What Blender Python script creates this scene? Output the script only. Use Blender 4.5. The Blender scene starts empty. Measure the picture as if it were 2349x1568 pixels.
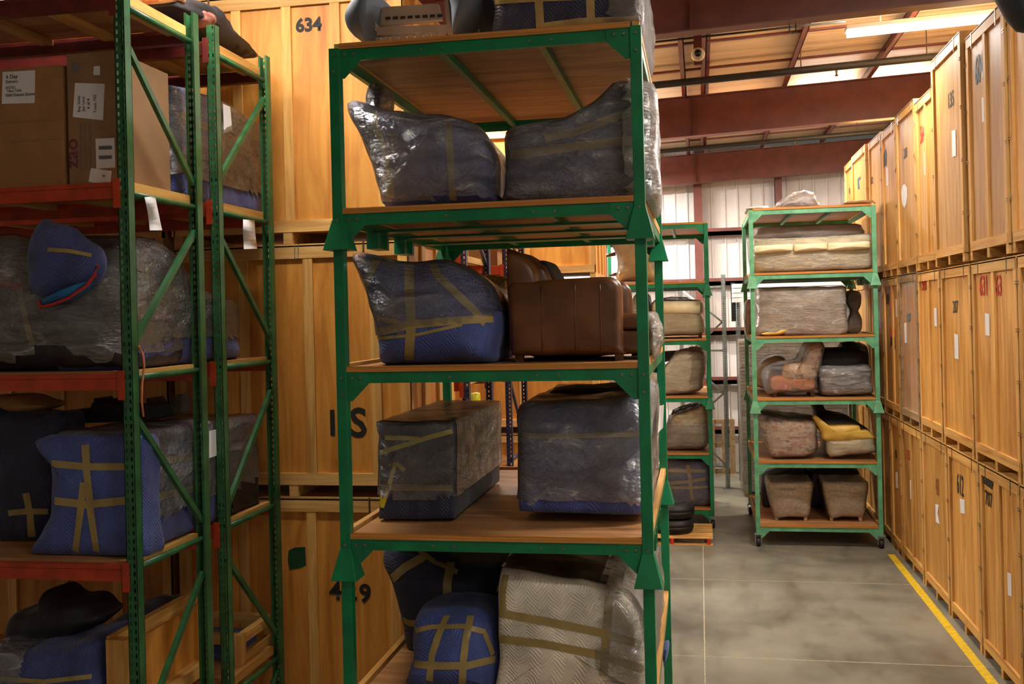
import bpy, bmesh, math, random
from mathutils import Vector, Matrix, noise
from mathutils.bvhtree import BVHTree
random.seed(7)
scene = bpy.context.scene
COL = scene.collection

# ------------------------------------------------------------------ camera
FPX, CX, CY = 2300.0, 1174.5, 726.0          # focal length and principal point in photo pixels (2349 x 1568)
YAW, ROLL = math.radians(10.6), 0.024
EYE = Vector((0, 0, 3.72))
FWD = Vector((-math.sin(YAW), math.cos(YAW), 0))
R0 = Vector((math.cos(YAW), math.sin(YAW), 0)); U0 = Vector((0, 0, 1))
RGT = R0*math.cos(ROLL) - U0*math.sin(ROLL)
UPV = R0*math.sin(ROLL) + U0*math.cos(ROLL)
cam = bpy.data.cameras.new('camera'); camo = bpy.data.objects.new('camera', cam); COL.objects.link(camo)
M = Matrix.Identity(4)
for i in range(3):
    M[i][0] = RGT[i]; M[i][1] = UPV[i]; M[i][2] = -FWD[i]; M[i][3] = EYE[i]
camo.matrix_world = M
cam.sensor_width = 36; cam.sensor_fit = 'HORIZONTAL'; cam.lens = 36*FPX/2349
cam.shift_y = -(784-CY)/2349; cam.clip_start = .05; cam.clip_end = 100
scene.camera = camo

# ------------------------------------------------------------------ world, lights, exposure
w = bpy.data.worlds.new('world'); scene.world = w; w.use_nodes = True
w.node_tree.nodes['Background'].inputs[0].default_value = (1, .9, .78, 1)
w.node_tree.nodes['Background'].inputs[1].default_value = 0.04
vs = scene.view_settings
vs.view_transform = 'Standard'; vs.look = 'None'; vs.gamma = 1; vs.use_curve_mapping = False
vs.exposure = 1.1
LIGHT_W = 90; UPLIGHT = .6
LIGHT_COL = (1.0, .945, .87)
ROOF = lambda x: 7.46 + .037*(x+.6)
FIX = [(3.12, -4.2), (3.12, 1.4), (3.12, 7.0), (3.12, 13.25), (3.12, 19.6), (-3.2, 6.3), (-3.2, 13.25), (-2.6, 18.2), (-2.6, 22.6), (-8.0, 11.0)]  # far left-hand pair is added out of sight to brighten the back wall
DIM = {0: .42, 1: .6, 2: 1.8, 3: 2.4, 4: 2.7, 5: .72, 6: 1.5, 7: 2.4, 8: 3.0}     # fixture strengths tuned to balance brightness between areas
for i, (lx, ly) in enumerate(FIX):
    for up in (0, 1):  # each fixture also gets an added upward light to brighten the ceiling
        L = bpy.data.lights.new('tube_and_fill_light', 'AREA'); L.shape = 'RECTANGLE'; L.size = 2.3; L.size_y = .22
        L.energy = LIGHT_W*(UPLIGHT*min(1.3, DIM.get(i, 1)) if up else DIM.get(i, 1)); L.color = LIGHT_COL
        o = bpy.data.objects.new('tube_and_fill_light', L); COL.objects.link(o)
        o.location = (lx, ly, ROOF(lx)+(-.27 if up else -.43)); o.rotation_euler = (math.pi if up else 0, -math.atan(.037), 0)

# ------------------------------------------------------------------ pixel -> place
def ray(px, py):
    return (FWD + RGT*((px-CX)/FPX) + UPV*(-(py-CY)/FPX))
def atY(px, py, Y):
    d = ray(px, py); return EYE + d*((Y-EYE.y)/d.y)
def atX(px, py, X):
    d = ray(px, py); return EYE + d*((X-EYE.x)/d.x)
def atZ(px, py, Z):
    d = ray(px, py); return EYE + d*((Z-EYE.z)/d.z)

# ------------------------------------------------------------------ materials
def s2l(c):
    c /= 255.0
    return c/12.92 if c <= .04045 else ((c+.055)/1.055)**2.4
def C(r, g, b): return (s2l(r), s2l(g), s2l(b), 1)
MATS = {}
def nt(name):
    m = bpy.data.materials.new(name); m.use_nodes = True
    t = m.node_tree; b = t.nodes['Principled BSDF']
    MATS[name] = m
    return m, t, b
def node(t, typ, **kw):
    n = t.nodes.new(typ)
    for k, v in kw.items():
        if k in n.inputs: n.inputs[k].default_value = v
        else: setattr(n, k, v)
    return n
def coords(t, scale=(1, 1, 1), rot=(0, 0, 0)):
    tc = t.nodes.new('ShaderNodeTexCoord'); mp = t.nodes.new('ShaderNodeMapping')
    mp.inputs['Scale'].default_value = scale; mp.inputs['Rotation'].default_value = rot
    t.links.new(tc.outputs['Object'], mp.inputs[0]); return mp.outputs[0]
def ramp(t, fac, stops):
    r = t.nodes.new('ShaderNodeValToRGB'); e = r.color_ramp.elements
    while len(e) < len(stops): e.new(.5)
    for k, (p, c) in enumerate(stops): e[k].position = p; e[k].color = c
    t.links.new(fac, r.inputs[0]); return r.outputs[0]
def mixc(t, fac, a, b, mode='MIX'):
    m = t.nodes.new('ShaderNodeMix'); m.data_type = 'RGBA'; m.blend_type = mode
    for v, i in ((fac, 0), (a, 6), (b, 7)):
        if isinstance(v, (int, float, tuple)): m.inputs[i].default_value = v
        else: t.links.new(v, m.inputs[i])
    return m.outputs[2]
def bump(t, b, h, strength=.3, dist=.01):
    n = t.nodes.new('ShaderNodeBump'); n.inputs['Strength'].default_value = strength; n.inputs['Distance'].default_value = dist
    t.links.new(h, n.inputs['Height']); t.links.new(n.outputs[0], b.inputs['Normal'])
def plain(name, col, rough=.6, metal=0, var=.12, scale=6, bmp=.1, sp=None):
    m, t, b = nt(name)
    n = node(t, 'ShaderNodeTexNoise', Scale=scale, Detail=6.0); t.links.new(coords(t), n.inputs['Vector'])
    d = tuple(max(0, x*(1-var*2)) for x in col[:3])+(1,)
    u = tuple(min(1, x*(1+var)) for x in col[:3])+(1,)
    t.links.new(ramp(t, n.outputs['Fac'], [(.3, d), (.7, u)]), b.inputs['Base Color'])
    b.inputs['Roughness'].default_value = rough; b.inputs['Metallic'].default_value = metal
    if sp is not None: b.inputs['Specular IOR Level'].default_value = sp
    if bmp: bump(t, b, n.outputs['Fac'], bmp, .01)
    return m
def wood(name, light, dark, sc, rough=.62, knots=True, rnd=.25):
    """grain stretched along the axis with the smallest scale; each board gets its own tint"""
    m, t, b = nt(name)
    v = coords(t, sc)
    oi = t.nodes.new('ShaderNodeObjectInfo')
    add = t.nodes.new('ShaderNodeVectorMath'); add.operation = 'MULTIPLY_ADD'
    cmb = t.nodes.new('ShaderNodeCombineXYZ')
    for k in range(3): t.links.new(oi.outputs['Random'], cmb.inputs[k])
    t.links.new(cmb.outputs[0], add.inputs[0]); add.inputs[1].default_value = (37, 51, 23); t.links.new(v, add.inputs[2])
    n = node(t, 'ShaderNodeTexNoise', Scale=1.0, Detail=8.0, Roughness=.62, Distortion=.8); t.links.new(add.outputs[0], n.inputs['Vector'])
    c = ramp(t, n.outputs['Fac'], [(.28, dark), (.62, light)])
    if knots:
        vo = node(t, 'ShaderNodeTexVoronoi', Scale=.22); t.links.new(add.outputs[0], vo.inputs['Vector'])
        k = ramp(t, vo.outputs['Distance'], [(.0, (.8, .8, .8, 1)), (.045, (0, 0, 0, 1))])
        c = mixc(t, k, c, tuple(x*.35 for x in dark[:3])+(1,))
    mr = node(t, 'ShaderNodeMapRange'); mr.inputs[3].default_value = 1-rnd; mr.inputs[4].default_value = 1+rnd*.4
    t.links.new(oi.outputs['Random'], mr.inputs[0])
    sc_ = t.nodes.new('ShaderNodeVectorMath'); sc_.operation = 'SCALE'
    t.links.new(c, sc_.inputs[0]); t.links.new(mr.outputs[0], sc_.inputs['Scale'])
    t.links.new(sc_.outputs[0], b.inputs['Base Color'])
    b.inputs['Roughness'].default_value = rough
    bump(t, b, n.outputs['Fac'], .15, .004)
    return m
PLY_L, PLY_D = C(226, 158, 66), C(178, 104, 28)
wood('plywood', PLY_L, PLY_D, (7, 7, .8), rough=.55, rnd=.2)
wood('plywood_aged', C(218, 164, 82), C(164, 106, 38), (8, 8, .7), rough=.55, rnd=.28)
wood('lumber_v', C(226, 176, 98), C(186, 126, 52), (14, 14, .9), rough=.65, rnd=.22)
wood('lumber_h', C(226, 180, 108), C(180, 124, 56), (.9, 14, 14), rough=.65, rnd=.22)
wood('lumber_y', C(220, 172, 94), C(174, 116, 46), (14, .9, 14), rough=.65, rnd=.22)
wood('deck_ply', C(190, 140, 90), C(128, 82, 46), (.9, 7, 7), rough=.5, knots=True, rnd=.15)
wood('deck_edge', C(205, 140, 60), C(150, 88, 30), (.8, 30, 60), rough=.6, knots=False, rnd=.1)
wood('walnut_ply', C(206, 160, 120), C(160, 100, 60), (7, 7, .5), rough=.28, knots=False, rnd=.05)
wood('weathered', C(170, 140, 100), C(110, 84, 54), (12, 1, 12), rough=.7, rnd=.2)
plain('green_steel', C(0, 116, 70), .38, 0, .14, 5, .03)
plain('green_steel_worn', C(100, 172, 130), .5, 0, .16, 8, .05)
plain('green_steel_mid', C(10, 124, 78), .42, 0, .14, 6, .04)
plain('upright_green', C(40, 98, 56), .42, 0, .22, 9, .05)
plain('orange_steel', C(178, 58, 22), .45, 0, .18, 8, .05)
plain('maroon_steel', C(116, 64, 55), .5, 0, .12, 4, .03)
plain('blue_steel', C(40, 46, 78), .4, 0, .2, 8, .04)
plain('grey_steel', C(150, 160, 160), .4, .6, .12, 12, .05)
plain('bolt_steel', C(120, 130, 116), .4, .7, .1, 20, 0)
plain('clip_steel', C(120, 104, 84), .35, .8, .1, 20, 0)
plain('black_rubber', C(26, 25, 26), .6, 0, .2, 30, .1)
plain('black_iron', C(34, 36, 40), .5, 0, .15, 10, .02)
plain('dark_gap', C(26, 18, 12), .8, 0, .1, 6, 0)
plain('paper', C(226, 226, 228), .7, 0, .03, 6, .05)
plain('ink', C(28, 26, 26), .7, 0, .1, 30, 0)
plain('ink_grey', C(110, 108, 110), .7, 0, .1, 30, 0)
plain('ink_red', C(206, 40, 22), .7, 0, .25, 14, 0)
plain('ink_blue', C(36, 62, 92), .7, 0, .2, 14, 0)
plain('ink_brown', C(150, 84, 26), .7, 0, .2, 14, 0)
plain('ink_purple', C(112, 52, 72), .7, 0, .2, 14, 0)
plain('paint_green', C(10, 66, 30), .6, 0, .2, 9, .02)
plain('paint_orange', C(232, 84, 24), .6, 0, .2, 9, .02)
plain('yellow_paint', C(214, 178, 18), .55, 0, .14, 14, .03)
plain('tape_tan', C(158, 136, 82), .28, 0, .12, 10, .15)
plain('tape_yellow', C(206, 190, 30), .35, 0, .1, 10, .1)
plain('cardboard', C(158, 116, 70), .75, 0, .08, 4, .12)
plain('cardboard_grey', C(148, 112, 76), .75, 0, .08, 4, .12)
plain('brown_wrap', C(196, 170, 136), .38, 0, .14, 9, .4)
plain('burlap', C(222, 196, 156), .7, 0, .12, 24, .5)
plain('cream_fabric', C(240, 228, 188), .55, 0, .06, 8, .25)
plain('yellow_fabric', C(216, 176, 78), .5, 0, .1, 6, .25)
plain('charcoal_fabric', C(58, 54, 62), .5, 0, .2, 12, .4)
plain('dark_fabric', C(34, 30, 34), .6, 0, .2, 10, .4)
plain('grey_puff', C(78, 88, 102), .6, 0, .1, 4, .2)
plain('beige_plastic', C(150, 136, 122), .5, 0, .08, 6, .1)
plain('red_cloth', C(186, 34, 30), .6, 0, .1, 10, .2)
plain('cyan_cloth', C(20, 96, 150), .6, 0, .15, 10, .3)
plain('white_enamel', C(236, 238, 240), .4, 0, .02, 4, 0)
plain('dark_wood', C(92, 52, 32), .4, 0, .2, 12, .05)
plain('salmon_cord', C(208, 118, 86), .5, 0, .1, 10, 0)
plain('satin_brown', C(150, 96, 84), .25, 0, .25, 9, .4)
plain('straw', C(190, 150, 90), .8, 0, .35, 40, .9)

def blanket(name, col, sc=30):
    """quilted moving blanket: zig-zag stitch ridges plus soft creases"""
    m, t, b = nt(name)
    v = coords(t, (1, 1, 1))
    nd = node(t, 'ShaderNodeTexNoise', Scale=3.0, Detail=3.0); t.links.new(v, nd.inputs['Vector'])
    vd = t.nodes.new('ShaderNodeVectorMath'); vd.operation = 'MULTIPLY_ADD'; vd.inputs[1].default_value = (.09, .09, .09)
    t.links.new(nd.outputs['Color'], vd.inputs[0]); t.links.new(v, vd.inputs[2])
    sp_ = t.nodes.new('ShaderNodeSeparateXYZ'); t.links.new(vd.outputs[0], sp_.inputs[0])
    def mth(op, a_, b_):
        q = t.nodes.new('ShaderNodeMath'); q.operation = op
        for k, x in enumerate((a_, b_)):
            if isinstance(x, (int, float)): q.inputs[k].default_value = x
            else: t.links.new(x, q.inputs[k])
        return q.outputs[0]
    zz = mth('MULTIPLY', mth('ADD', sp_.outputs[2], mth('PINGPONG', mth('ADD', sp_.outputs[0], sp_.outputs[1]), .07)), 6.283/.024)
    stitch = mth('MULTIPLY_ADD', mth('SINE', zz, 0), .5)
    class wv: outputs = {'Fac': mth('ADD', stitch, 0)}
    n = node(t, 'ShaderNodeTexNoise', Scale=5.0, Detail=6.0); t.links.new(v, n.inputs['Vector'])
    d = tuple(x*.55 for x in col[:3])+(1,); u = tuple(min(1, x*1.35) for x in col[:3])+(1,)
    base = ramp(t, n.outputs['Fac'], [(.3, d), (.7, u)])
    base = mixc(t, .22, base, mixc(t, wv.outputs['Fac'], d, u))
    t.links.new(base, b.inputs['Base Color'])
    b.inputs['Roughness'].default_value = .62
    b.inputs['Sheen Weight'].default_value = .15
    h = t.nodes.new('ShaderNodeMath'); h.operation = 'MULTIPLY_ADD'; h.inputs[1].default_value = .25
    t.links.new(wv.outputs['Fac'], h.inputs[0]); t.links.new(n.outputs['Fac'], h.inputs[2])
    bump(t, b, h.outputs[0], .5, .025)
blanket('blanket_blue', C(66, 82, 150))
blanket('blanket_mid', C(54, 66, 124))
blanket('blanket_navy', C(34, 38, 66))
blanket('blanket_white', C(226, 214, 196))

def film(name, dens=.25, tint=(.86, .84, .84, 1), rough=.16, stretch=(1.4, 1.4, 4.5)):
    """stretch film: clear with creased glossy haze"""
    m, t, b = nt(name)
    v = coords(t, stretch)
    n = node(t, 'ShaderNodeTexNoise', Scale=2.2, Detail=7.0, Roughness=.6, Distortion=1.2); t.links.new(v, n.inputs['Vector'])
    n2 = node(t, 'ShaderNodeTexNoise', Scale=26.0, Detail=4.0); t.links.new(coords(t, (1, 1, 2.2)), n2.inputs['Vector'])
    tr = t.nodes.new('ShaderNodeBsdfTransparent')
    b.inputs['Base Color'].default_value = tint; b.inputs['Roughness'].default_value = .4
    b.inputs['Specular IOR Level'].default_value = .2
    f = ramp(t, n.outputs['Fac'], [(.40, (dens*.5,)*3+(1,)), (.60, (dens*1.1,)*3+(1,)), (.76, (min(.9, dens*3.6),)*3+(1,))])
    mx = t.nodes.new('ShaderNodeMixShader')
    t.links.new(f, mx.inputs[0]); t.links.new(tr.outputs[0], mx.inputs[1]); t.links.new(b.outputs[0], mx.inputs[2])
    fr = node(t, 'ShaderNodeFresnel', IOR=1.5); gl = node(t, 'ShaderNodeBsdfGlossy', Roughness=rough)
    a = t.nodes.new('ShaderNodeMath'); a.operation = 'MULTIPLY_ADD'; a.use_clamp = True; a.inputs[1].default_value = 1.5; a.inputs[2].default_value = .04
    t.links.new(fr.outputs[0], a.inputs[0])
    m2 = t.nodes.new('ShaderNodeMixShader')
    t.links.new(a.outputs[0], m2.inputs[0]); t.links.new(mx.outputs[0], m2.inputs[1]); t.links.new(gl.outputs[0], m2.inputs[2])
    t.links.new(m2.outputs[0], t.nodes['Material Output'].inputs[0])
    h = t.nodes.new('ShaderNodeMath'); h.operation = 'MULTIPLY_ADD'; h.inputs[1].default_value = .35
    t.links.new(n2.outputs['Fac'], h.inputs[0]); t.links.new(n.outputs['Fac'], h.inputs[2])
    bump(t, b, h.outputs[0], 1.0, .06)
    bn = b.inputs['Normal'].links[0].from_socket; t.links.new(bn, gl.inputs['Normal']); t.links.new(bn, fr.inputs['Normal'])
film('film_clear', .07, rough=.17)
film('film_hazy', .17, rough=.18)
film('film_white', .26, (.9, .9, .9, 1), rough=.16)
film('film_brown', .30, C(170, 144, 112), .16)
film('film_darkbrown', .6, C(70, 46, 30), .16)
plain('brown_sheet', C(66, 46, 30), .2, 0, .35, 7, .5)

# floral upholstery
m, t, b = nt('floral_fabric')
v = coords(t)
n = node(t, 'ShaderNodeTexNoise', Scale=9.0, Detail=3.0); t.links.new(v, n.inputs['Vector'])
c = ramp(t, n.outputs['Fac'], [(.30, C(60, 74, 60)), (.40, C(226, 190, 150)), (.52, C(232, 200, 164)), (.58, C(196, 128, 92)), (.66, C(220, 168, 80)), (.75, C(90, 50, 40))])
t.links.new(c, b.inputs['Base Color']); b.inputs['Roughness'].default_value = .5
m, t, b = nt('floral_orange')
n = node(t, 'ShaderNodeTexNoise', Scale=8.0, Detail=3.0); t.links.new(coords(t), n.inputs['Vector'])
c = ramp(t, n.outputs['Fac'], [(.3, C(70, 80, 60)), (.4, C(224, 140, 60)), (.55, C(222, 130, 54)), (.62, C(220, 120, 100)), (.7, C(240, 190, 160))])
t.links.new(c, b.inputs['Base Color']); b.inputs['Roughness'].default_value = .5
# leather
m, t, b = nt('leather')
v = coords(t)
n = node(t, 'ShaderNodeTexNoise', Scale=4.0, Detail=5.0); t.links.new(v, n.inputs['Vector'])
vo = node(t, 'ShaderNodeTexVoronoi', Scale=160.0); t.links.new(v, vo.inputs['Vector'])
t.links.new(ramp(t, n.outputs['Fac'], [(.3, C(74, 42, 18)), (.7, C(116, 70, 34))]), b.inputs['Base Color'])
b.inputs['Roughness'].default_value = .36; bump(t, b, vo.outputs['Distance'], .12, .002)
# concrete floor: power-trowelled, stained, with tyre scuffs
m, t, b = nt('concrete')
v = coords(t)
n = node(t, 'ShaderNodeTexNoise', Scale=.7, Detail=9.0, Roughness=.6); t.links.new(v, n.inputs['Vector'])
n2 = node(t, 'ShaderNodeTexNoise', Scale=3.0, Detail=6.0); t.links.new(coords(t, (1, .35, 1)), n2.inputs['Vector'])
c = ramp(t, n.outputs['Fac'], [(.32, C(92, 88, 76)), (.5, C(122, 118, 104)), (.7, C(140, 136, 120))])
c = mixc(t, ramp(t, n2.outputs['Fac'], [(.3, (.55, .55, .55, 1)), (.45, (0, 0, 0, 1))]), c, C(92, 82, 66))
t.links.new(c, b.inputs['Base Color'])
t.links.new(ramp(t, n2.outputs['Fac'], [(.3, (.28,)*3+(1,)), (.7, (.5,)*3+(1,))]), b.inputs['Roughness'])
bump(t, b, n2.outputs['Fac'], .08, .01)
# painted wall sheet and roof insulation
plain('wall_white', C(226, 222, 218), .55, 0, .05, 2, .05)
m, t, b = nt('insulation')
n = node(t, 'ShaderNodeTexNoise', Scale=1.0, Detail=5.0); t.links.new(coords(t, (.25, 3.0, 1)), n.inputs['Vector'])
t.links.new(ramp(t, n.outputs['Fac'], [(.3, C(206, 186, 150)), (.6, C(238, 220, 186))]), b.inputs['Base Color'])
b.inputs['Roughness'].default_value = .5; bump(t, b, n.outputs['Fac'], .6, .08)
m, t, b = nt('tube_glow')
b.inputs['Base Color'].default_value = (1, 1, 1, 1)
b.inputs['Emission Color'].default_value = (1, .97, .95, 1); b.inputs['Emission Strength'].default_value = 6

# ------------------------------------------------------------------ builders
class MB:
    def __init__(s): s.v = []; s.f = []
    def add(s, vs_, fs_):
        o = len(s.v); s.v += [tuple(x) for x in vs_]; s.f += [tuple(i+o for i in f) for f in fs_]; return s
    def box(s, x0, x1, y0, y1, z0, z1):
        return s.add([(x, y, z) for z in (z0, z1) for y in (y0, y1) for x in (x0, x1)],
                     [(0, 2, 3, 1), (4, 5, 7, 6), (0, 1, 5, 4), (2, 6, 7, 3), (0, 4, 6, 2), (1, 3, 7, 5)])
    def mbox(s, mp, u0, u1, v0, v1, z0, z1):
        return s.add([mp(u, v_, z) for z in (z0, z1) for v_ in (v0, v1) for u in (u0, u1)],
                     [(0, 2, 3, 1), (4, 5, 7, 6), (0, 1, 5, 4), (2, 6, 7, 3), (0, 4, 6, 2), (1, 3, 7, 5)])
    def bar(s, p, q, w_, h_, up=(0, 0, 1)):
        p = Vector(p); q = Vector(q); d = (q-p).normalized(); up = Vector(up)
        if abs(d.dot(up)) > .99: up = Vector((0, 1, 0))
        a = d.cross(up).normalized()*w_/2; b_ = a.cross(d).normalized()*h_/2
        return s.add([p-a-b_, p+a-b_, p+a+b_, p-a+b_, q-a-b_, q+a-b_, q+a+b_, q-a+b_],
                     [(0, 3, 2, 1), (4, 5, 6, 7), (0, 1, 5, 4), (1, 2, 6, 5), (2, 3, 7, 6), (3, 0, 4, 7)])
    def tube(s, pts, r, n=10, cap=True):
        pts = [Vector(p) for p in pts]; rs = r if isinstance(r, (list, tuple)) else [r]*len(pts); rings = []
        for i, p in enumerate(pts):
            d = (pts[min(i+1, len(pts)-1)]-pts[max(i-1, 0)]).normalized()
            up = Vector((0, 0, 1)) if abs(d.z) < .9 else Vector((1, 0, 0))
            a = d.cross(up).normalized(); b_ = d.cross(a).normalized()
            rings.append([p+(a*math.cos(k*2*math.pi/n)+b_*math.sin(k*2*math.pi/n))*rs[i] for k in range(n)])
        vs_ = [v for r_ in rings for v in r_]; fs_ = []
        for i in range(len(rings)-1):
            for k in range(n):
                fs_.append((i*n+k, i*n+(k+1) % n, (i+1)*n+(k+1) % n, (i+1)*n+k))
        if cap: fs_ += [tuple(range(n))[::-1], tuple((len(rings)-1)*n+k for k in range(n))]
        return s.add(vs_, fs_)
    def prism(s, poly, off):
        poly = [Vector(p) for p in poly]; off = Vector(off); n = len(poly)
        return s.add(poly+[p+off for p in poly], [tuple(range(n)), tuple(range(2*n-1, n-1, -1))] +
                     [(k, (k+1) % n, n+(k+1) % n, n+k) for k in range(n)])
    def frustum(s, c, w0, z0, w1, z1):
        return s.add([(c[0]+sx*w_/2, c[1]+sy*w_/2, z) for (w_, z) in ((w0, z0), (w1, z1)) for sx, sy in ((-1, -1), (1, -1), (1, 1), (-1, 1))],
                     [(3, 2, 1, 0), (4, 5, 6, 7)]+[(k, (k+1) % 4, 4+(k+1) % 4, 4+k) for k in range(4)])
    def lathe(s, c, prof, n=24, axis='Z'):
        rings = []
        for r, h in prof:
            ring = []
            for k in range(n):
                a = 2*math.pi*k/n
                v = Vector((r*math.cos(a), r*math.sin(a), h))
                if axis == 'X': v = Vector((h, v.x, v.y))
                if axis == 'Y': v = Vector((v.x, h, v.y))
                ring.append(Vector(c)+v)
            rings.append(ring)
        vs_ = [v for r_ in rings for v in r_]; fs_ = []
        for i in range(len(rings)-1):
            for k in range(n): fs_.append((i*n+k, i*n+(k+1) % n, (i+1)*n+(k+1) % n, (i+1)*n+k))
        fs_ += [tuple(range(n))[::-1], tuple((len(rings)-1)*n+k for k in range(n))]
        return s.add(vs_, fs_)
    def build(s, name, mat, parent=None, smooth=False, bevel=0):
        me = bpy.data.meshes.new(name)
        me.from_pydata([tuple(v) for v in s.v], [], s.f)
        bm = bmesh.new(); bm.from_mesh(me)
        bmesh.ops.recalc_face_normals(bm, faces=bm.faces)
        if bevel: bmesh.ops.bevel(bm, geom=bm.edges[:], offset=bevel, segments=2, affect='EDGES', profile=.6)
        bm.to_mesh(me); bm.free()
        if smooth:
            for p in me.polygons: p.use_smooth = True
        return link(name, me, mat, parent)
def link(name, me, mat, parent=None):
    if mat and not me.materials: me.materials.append(MATS[mat])
    o = bpy.data.objects.new(name, me); COL.objects.link(o)
    if parent is not None:
        o.parent = parent
        inv = Matrix.Translation(-parent.location) if parent.type == 'EMPTY' else Matrix.Identity(4)   # things are only ever moved, never turned
        o.matrix_parent_inverse = inv
    return o
def thing(name, label, cat, loc=(0, 0, 0), group=None):
    o = bpy.data.objects.new(name, None); COL.objects.link(o); o.location = loc
    o.empty_display_size = .1
    o['label'] = label; o['category'] = cat
    if group: o['group'] = group
    return o
def tag(o, label, cat, group=None):
    o['label'] = label; o['category'] = cat
    if group: o['group'] = group
    return o
def struct(name, mb, mat, parent=None):
    o = mb.build(name, mat, parent)
    if parent is None: o['kind'] = 'structure'
    return o
def catmull(pts, n):
    pts = [Vector(p) for p in pts]; L = len(pts); out = []
    for i in range(L):
        a, b_, c_, d = pts[i-1], pts[i], pts[(i+1) % L], pts[(i+2) % L]
        for k in range(6):
            u = k/6
            out.append(.5*((2*b_)+(c_-a)*u+(2*a-5*b_+4*c_-d)*u*u+(3*b_-a-3*c_+d)*u**3))
    tot = [0]
    for i in range(len(out)): tot.append(tot[-1]+(out[(i+1) % len(out)]-out[i]).length)
    res = []; j = 0
    for k in range(n):
        d = tot[-1]*k/n
        while tot[j+1] < d: j += 1
        f = (d-tot[j])/max(1e-9, tot[j+1]-tot[j])
        res.append(out[j].lerp(out[(j+1) % len(out)], f))
    return res
class Puff:
    """a soft padded body: an outline at its own distance, given real depth, rounded edges and creases"""
    def __init__(s, outline, at, depth, plane='Y', bulge=.05, rnd=.25, edge=.10, amp=.012, freq=5, back=(1, 1), n=84, seed=0, center=None, sharp=False, zmin=None):
        pl = [atY(x, y, at) if plane == 'Y' else atX(x, y, at) for x, y in outline]
        two = [Vector(((p.x if plane == 'Y' else p.y), p.z)) for p in pl]
        if sharp:
            per = [(two[(i+1) % len(two)]-two[i]).length for i in range(len(two))]; T = sum(per); o = []
            for i in range(len(two)):
                m_ = max(1, round(n*per[i]/T))
                o += [two[i].lerp(two[(i+1) % len(two)], k/m_) for k in range(m_)]
        else: o = catmull(two, n)
        if zmin is not None:
            for p in o: p.y = max(p.y, zmin)
        n = len(o); c = sum(o, Vector((0, 0)))/n
        if center:
            q = atY(*center, at) if plane == 'Y' else atX(*center, at); c = Vector(((q.x if plane == 'Y' else q.y), q.z))
        zb = min(p.y for p in o)
        rings = []
        S = [.12, .26, .42, .58, .72, .83, .91, .97]
        s0 = 1-rnd
        prof = []
        for q in S+[1.0]:
            k = max(0, (q-s0)/rnd); prof.append((q, edge*(1-math.sqrt(max(0, 1-k*k)))-bulge*(1-q*q)))
        for q, d in prof: rings.append((q, d, 0))
        ns = max(3, int(depth/.12))
        for k in range(1, ns): rings.append((1.0, edge+(depth-2*edge)*k/ns, k/ns))
        for q, d in prof[::-1]: rings.append((q, depth-d, 1))
        V = []
        for q, d, tt in rings:
            sx = 1+(back[0]-1)*tt; sz = 1+(back[1]-1)*tt
            for p in o:
                a = c+(p-c)*q; a = Vector((c.x+(a.x-c.x)*sx, zb+(a.y-zb)*sz))
                V.append((a.x, at+d, a.y) if plane == 'Y' else (at-d, a.x, a.y))
        Fc = []
        R = len(rings)
        for i in range(R-1):
            for k in range(n): Fc.append((i*n+k, i*n+(k+1) % n, (i+1)*n+(k+1) % n, (i+1)*n+k))
        Fc += [tuple(range(n)), tuple((R-1)*n+k for k in range(n))[::-1]]
        me = bpy.data.meshes.new('puff'); me.from_pydata(V, [], Fc)
        bm = bmesh.new(); bm.from_mesh(me); bmesh.ops.recalc_face_normals(bm, faces=bm.faces); bm.normal_update()
        sd = Vector((seed*3.7, seed*1.3, seed*2.1))
        for v in bm.verts:
            p = v.co
            h = noise.noise(p*freq+sd)+.5*noise.noise(Vector((p.x*freq*2.3, p.y*freq*2.3, p.z*freq*1.1))+sd)
            d = v.normal*h*amp
            if p.z < zb+.03: d.z = 0
            v.co = p+d
        zl = zb if zmin is None else zmin
        for v in bm.verts: v.co.z = max(v.co.z, zl)
        bm.normal_update()
        s.v = [v.co.copy() for v in bm.verts]; s.nrm = [v.normal.copy() for v in bm.verts]
        bm.faces.ensure_lookup_table()
        s.f = [tuple(v.index for v in f.verts) for f in bm.faces]
        bm.free(); bpy.data.meshes.remove(me)
        s.bvh = BVHTree.FromPolygons(s.v, s.f)
        s.zl = zl
    def build(s, name, mat, parent=None):
        me = bpy.data.meshes.new(name); me.from_pydata(s.v, [], s.f)
        for p in me.polygons: p.use_smooth = True
        return link(name, me, mat, parent)
    def shell(s, name, mat, parent, off=.012, keep=lambda c: True, amp=.006, freq=9):
        V = [v+n_*(off+amp*noise.noise(v*freq)) for v, n_ in zip(s.v, s.nrm)]
        for v in V: v.z = max(v.z, s.zl+.001)
        used = {}; fs_ = []
        for f in s.f:
            c = sum((V[i] for i in f), Vector())/len(f)
            if keep(c): fs_.append(tuple(used.setdefault(i, len(used)) for i in f))
        if not fs_: return None
        vv = [None]*len(used)
        for i, k in used.items(): vv[k] = V[i]
        me = bpy.data.meshes.new(name); me.from_pydata(vv, [], fs_)
        for p in me.polygons: p.use_smooth = True
        return link(name, me, mat, parent)
    def tape(s, pix, width, mat, parent, name='tape', off=.005):
        strip(s.bvh, pix, width, mat, parent, name, off)
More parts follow.
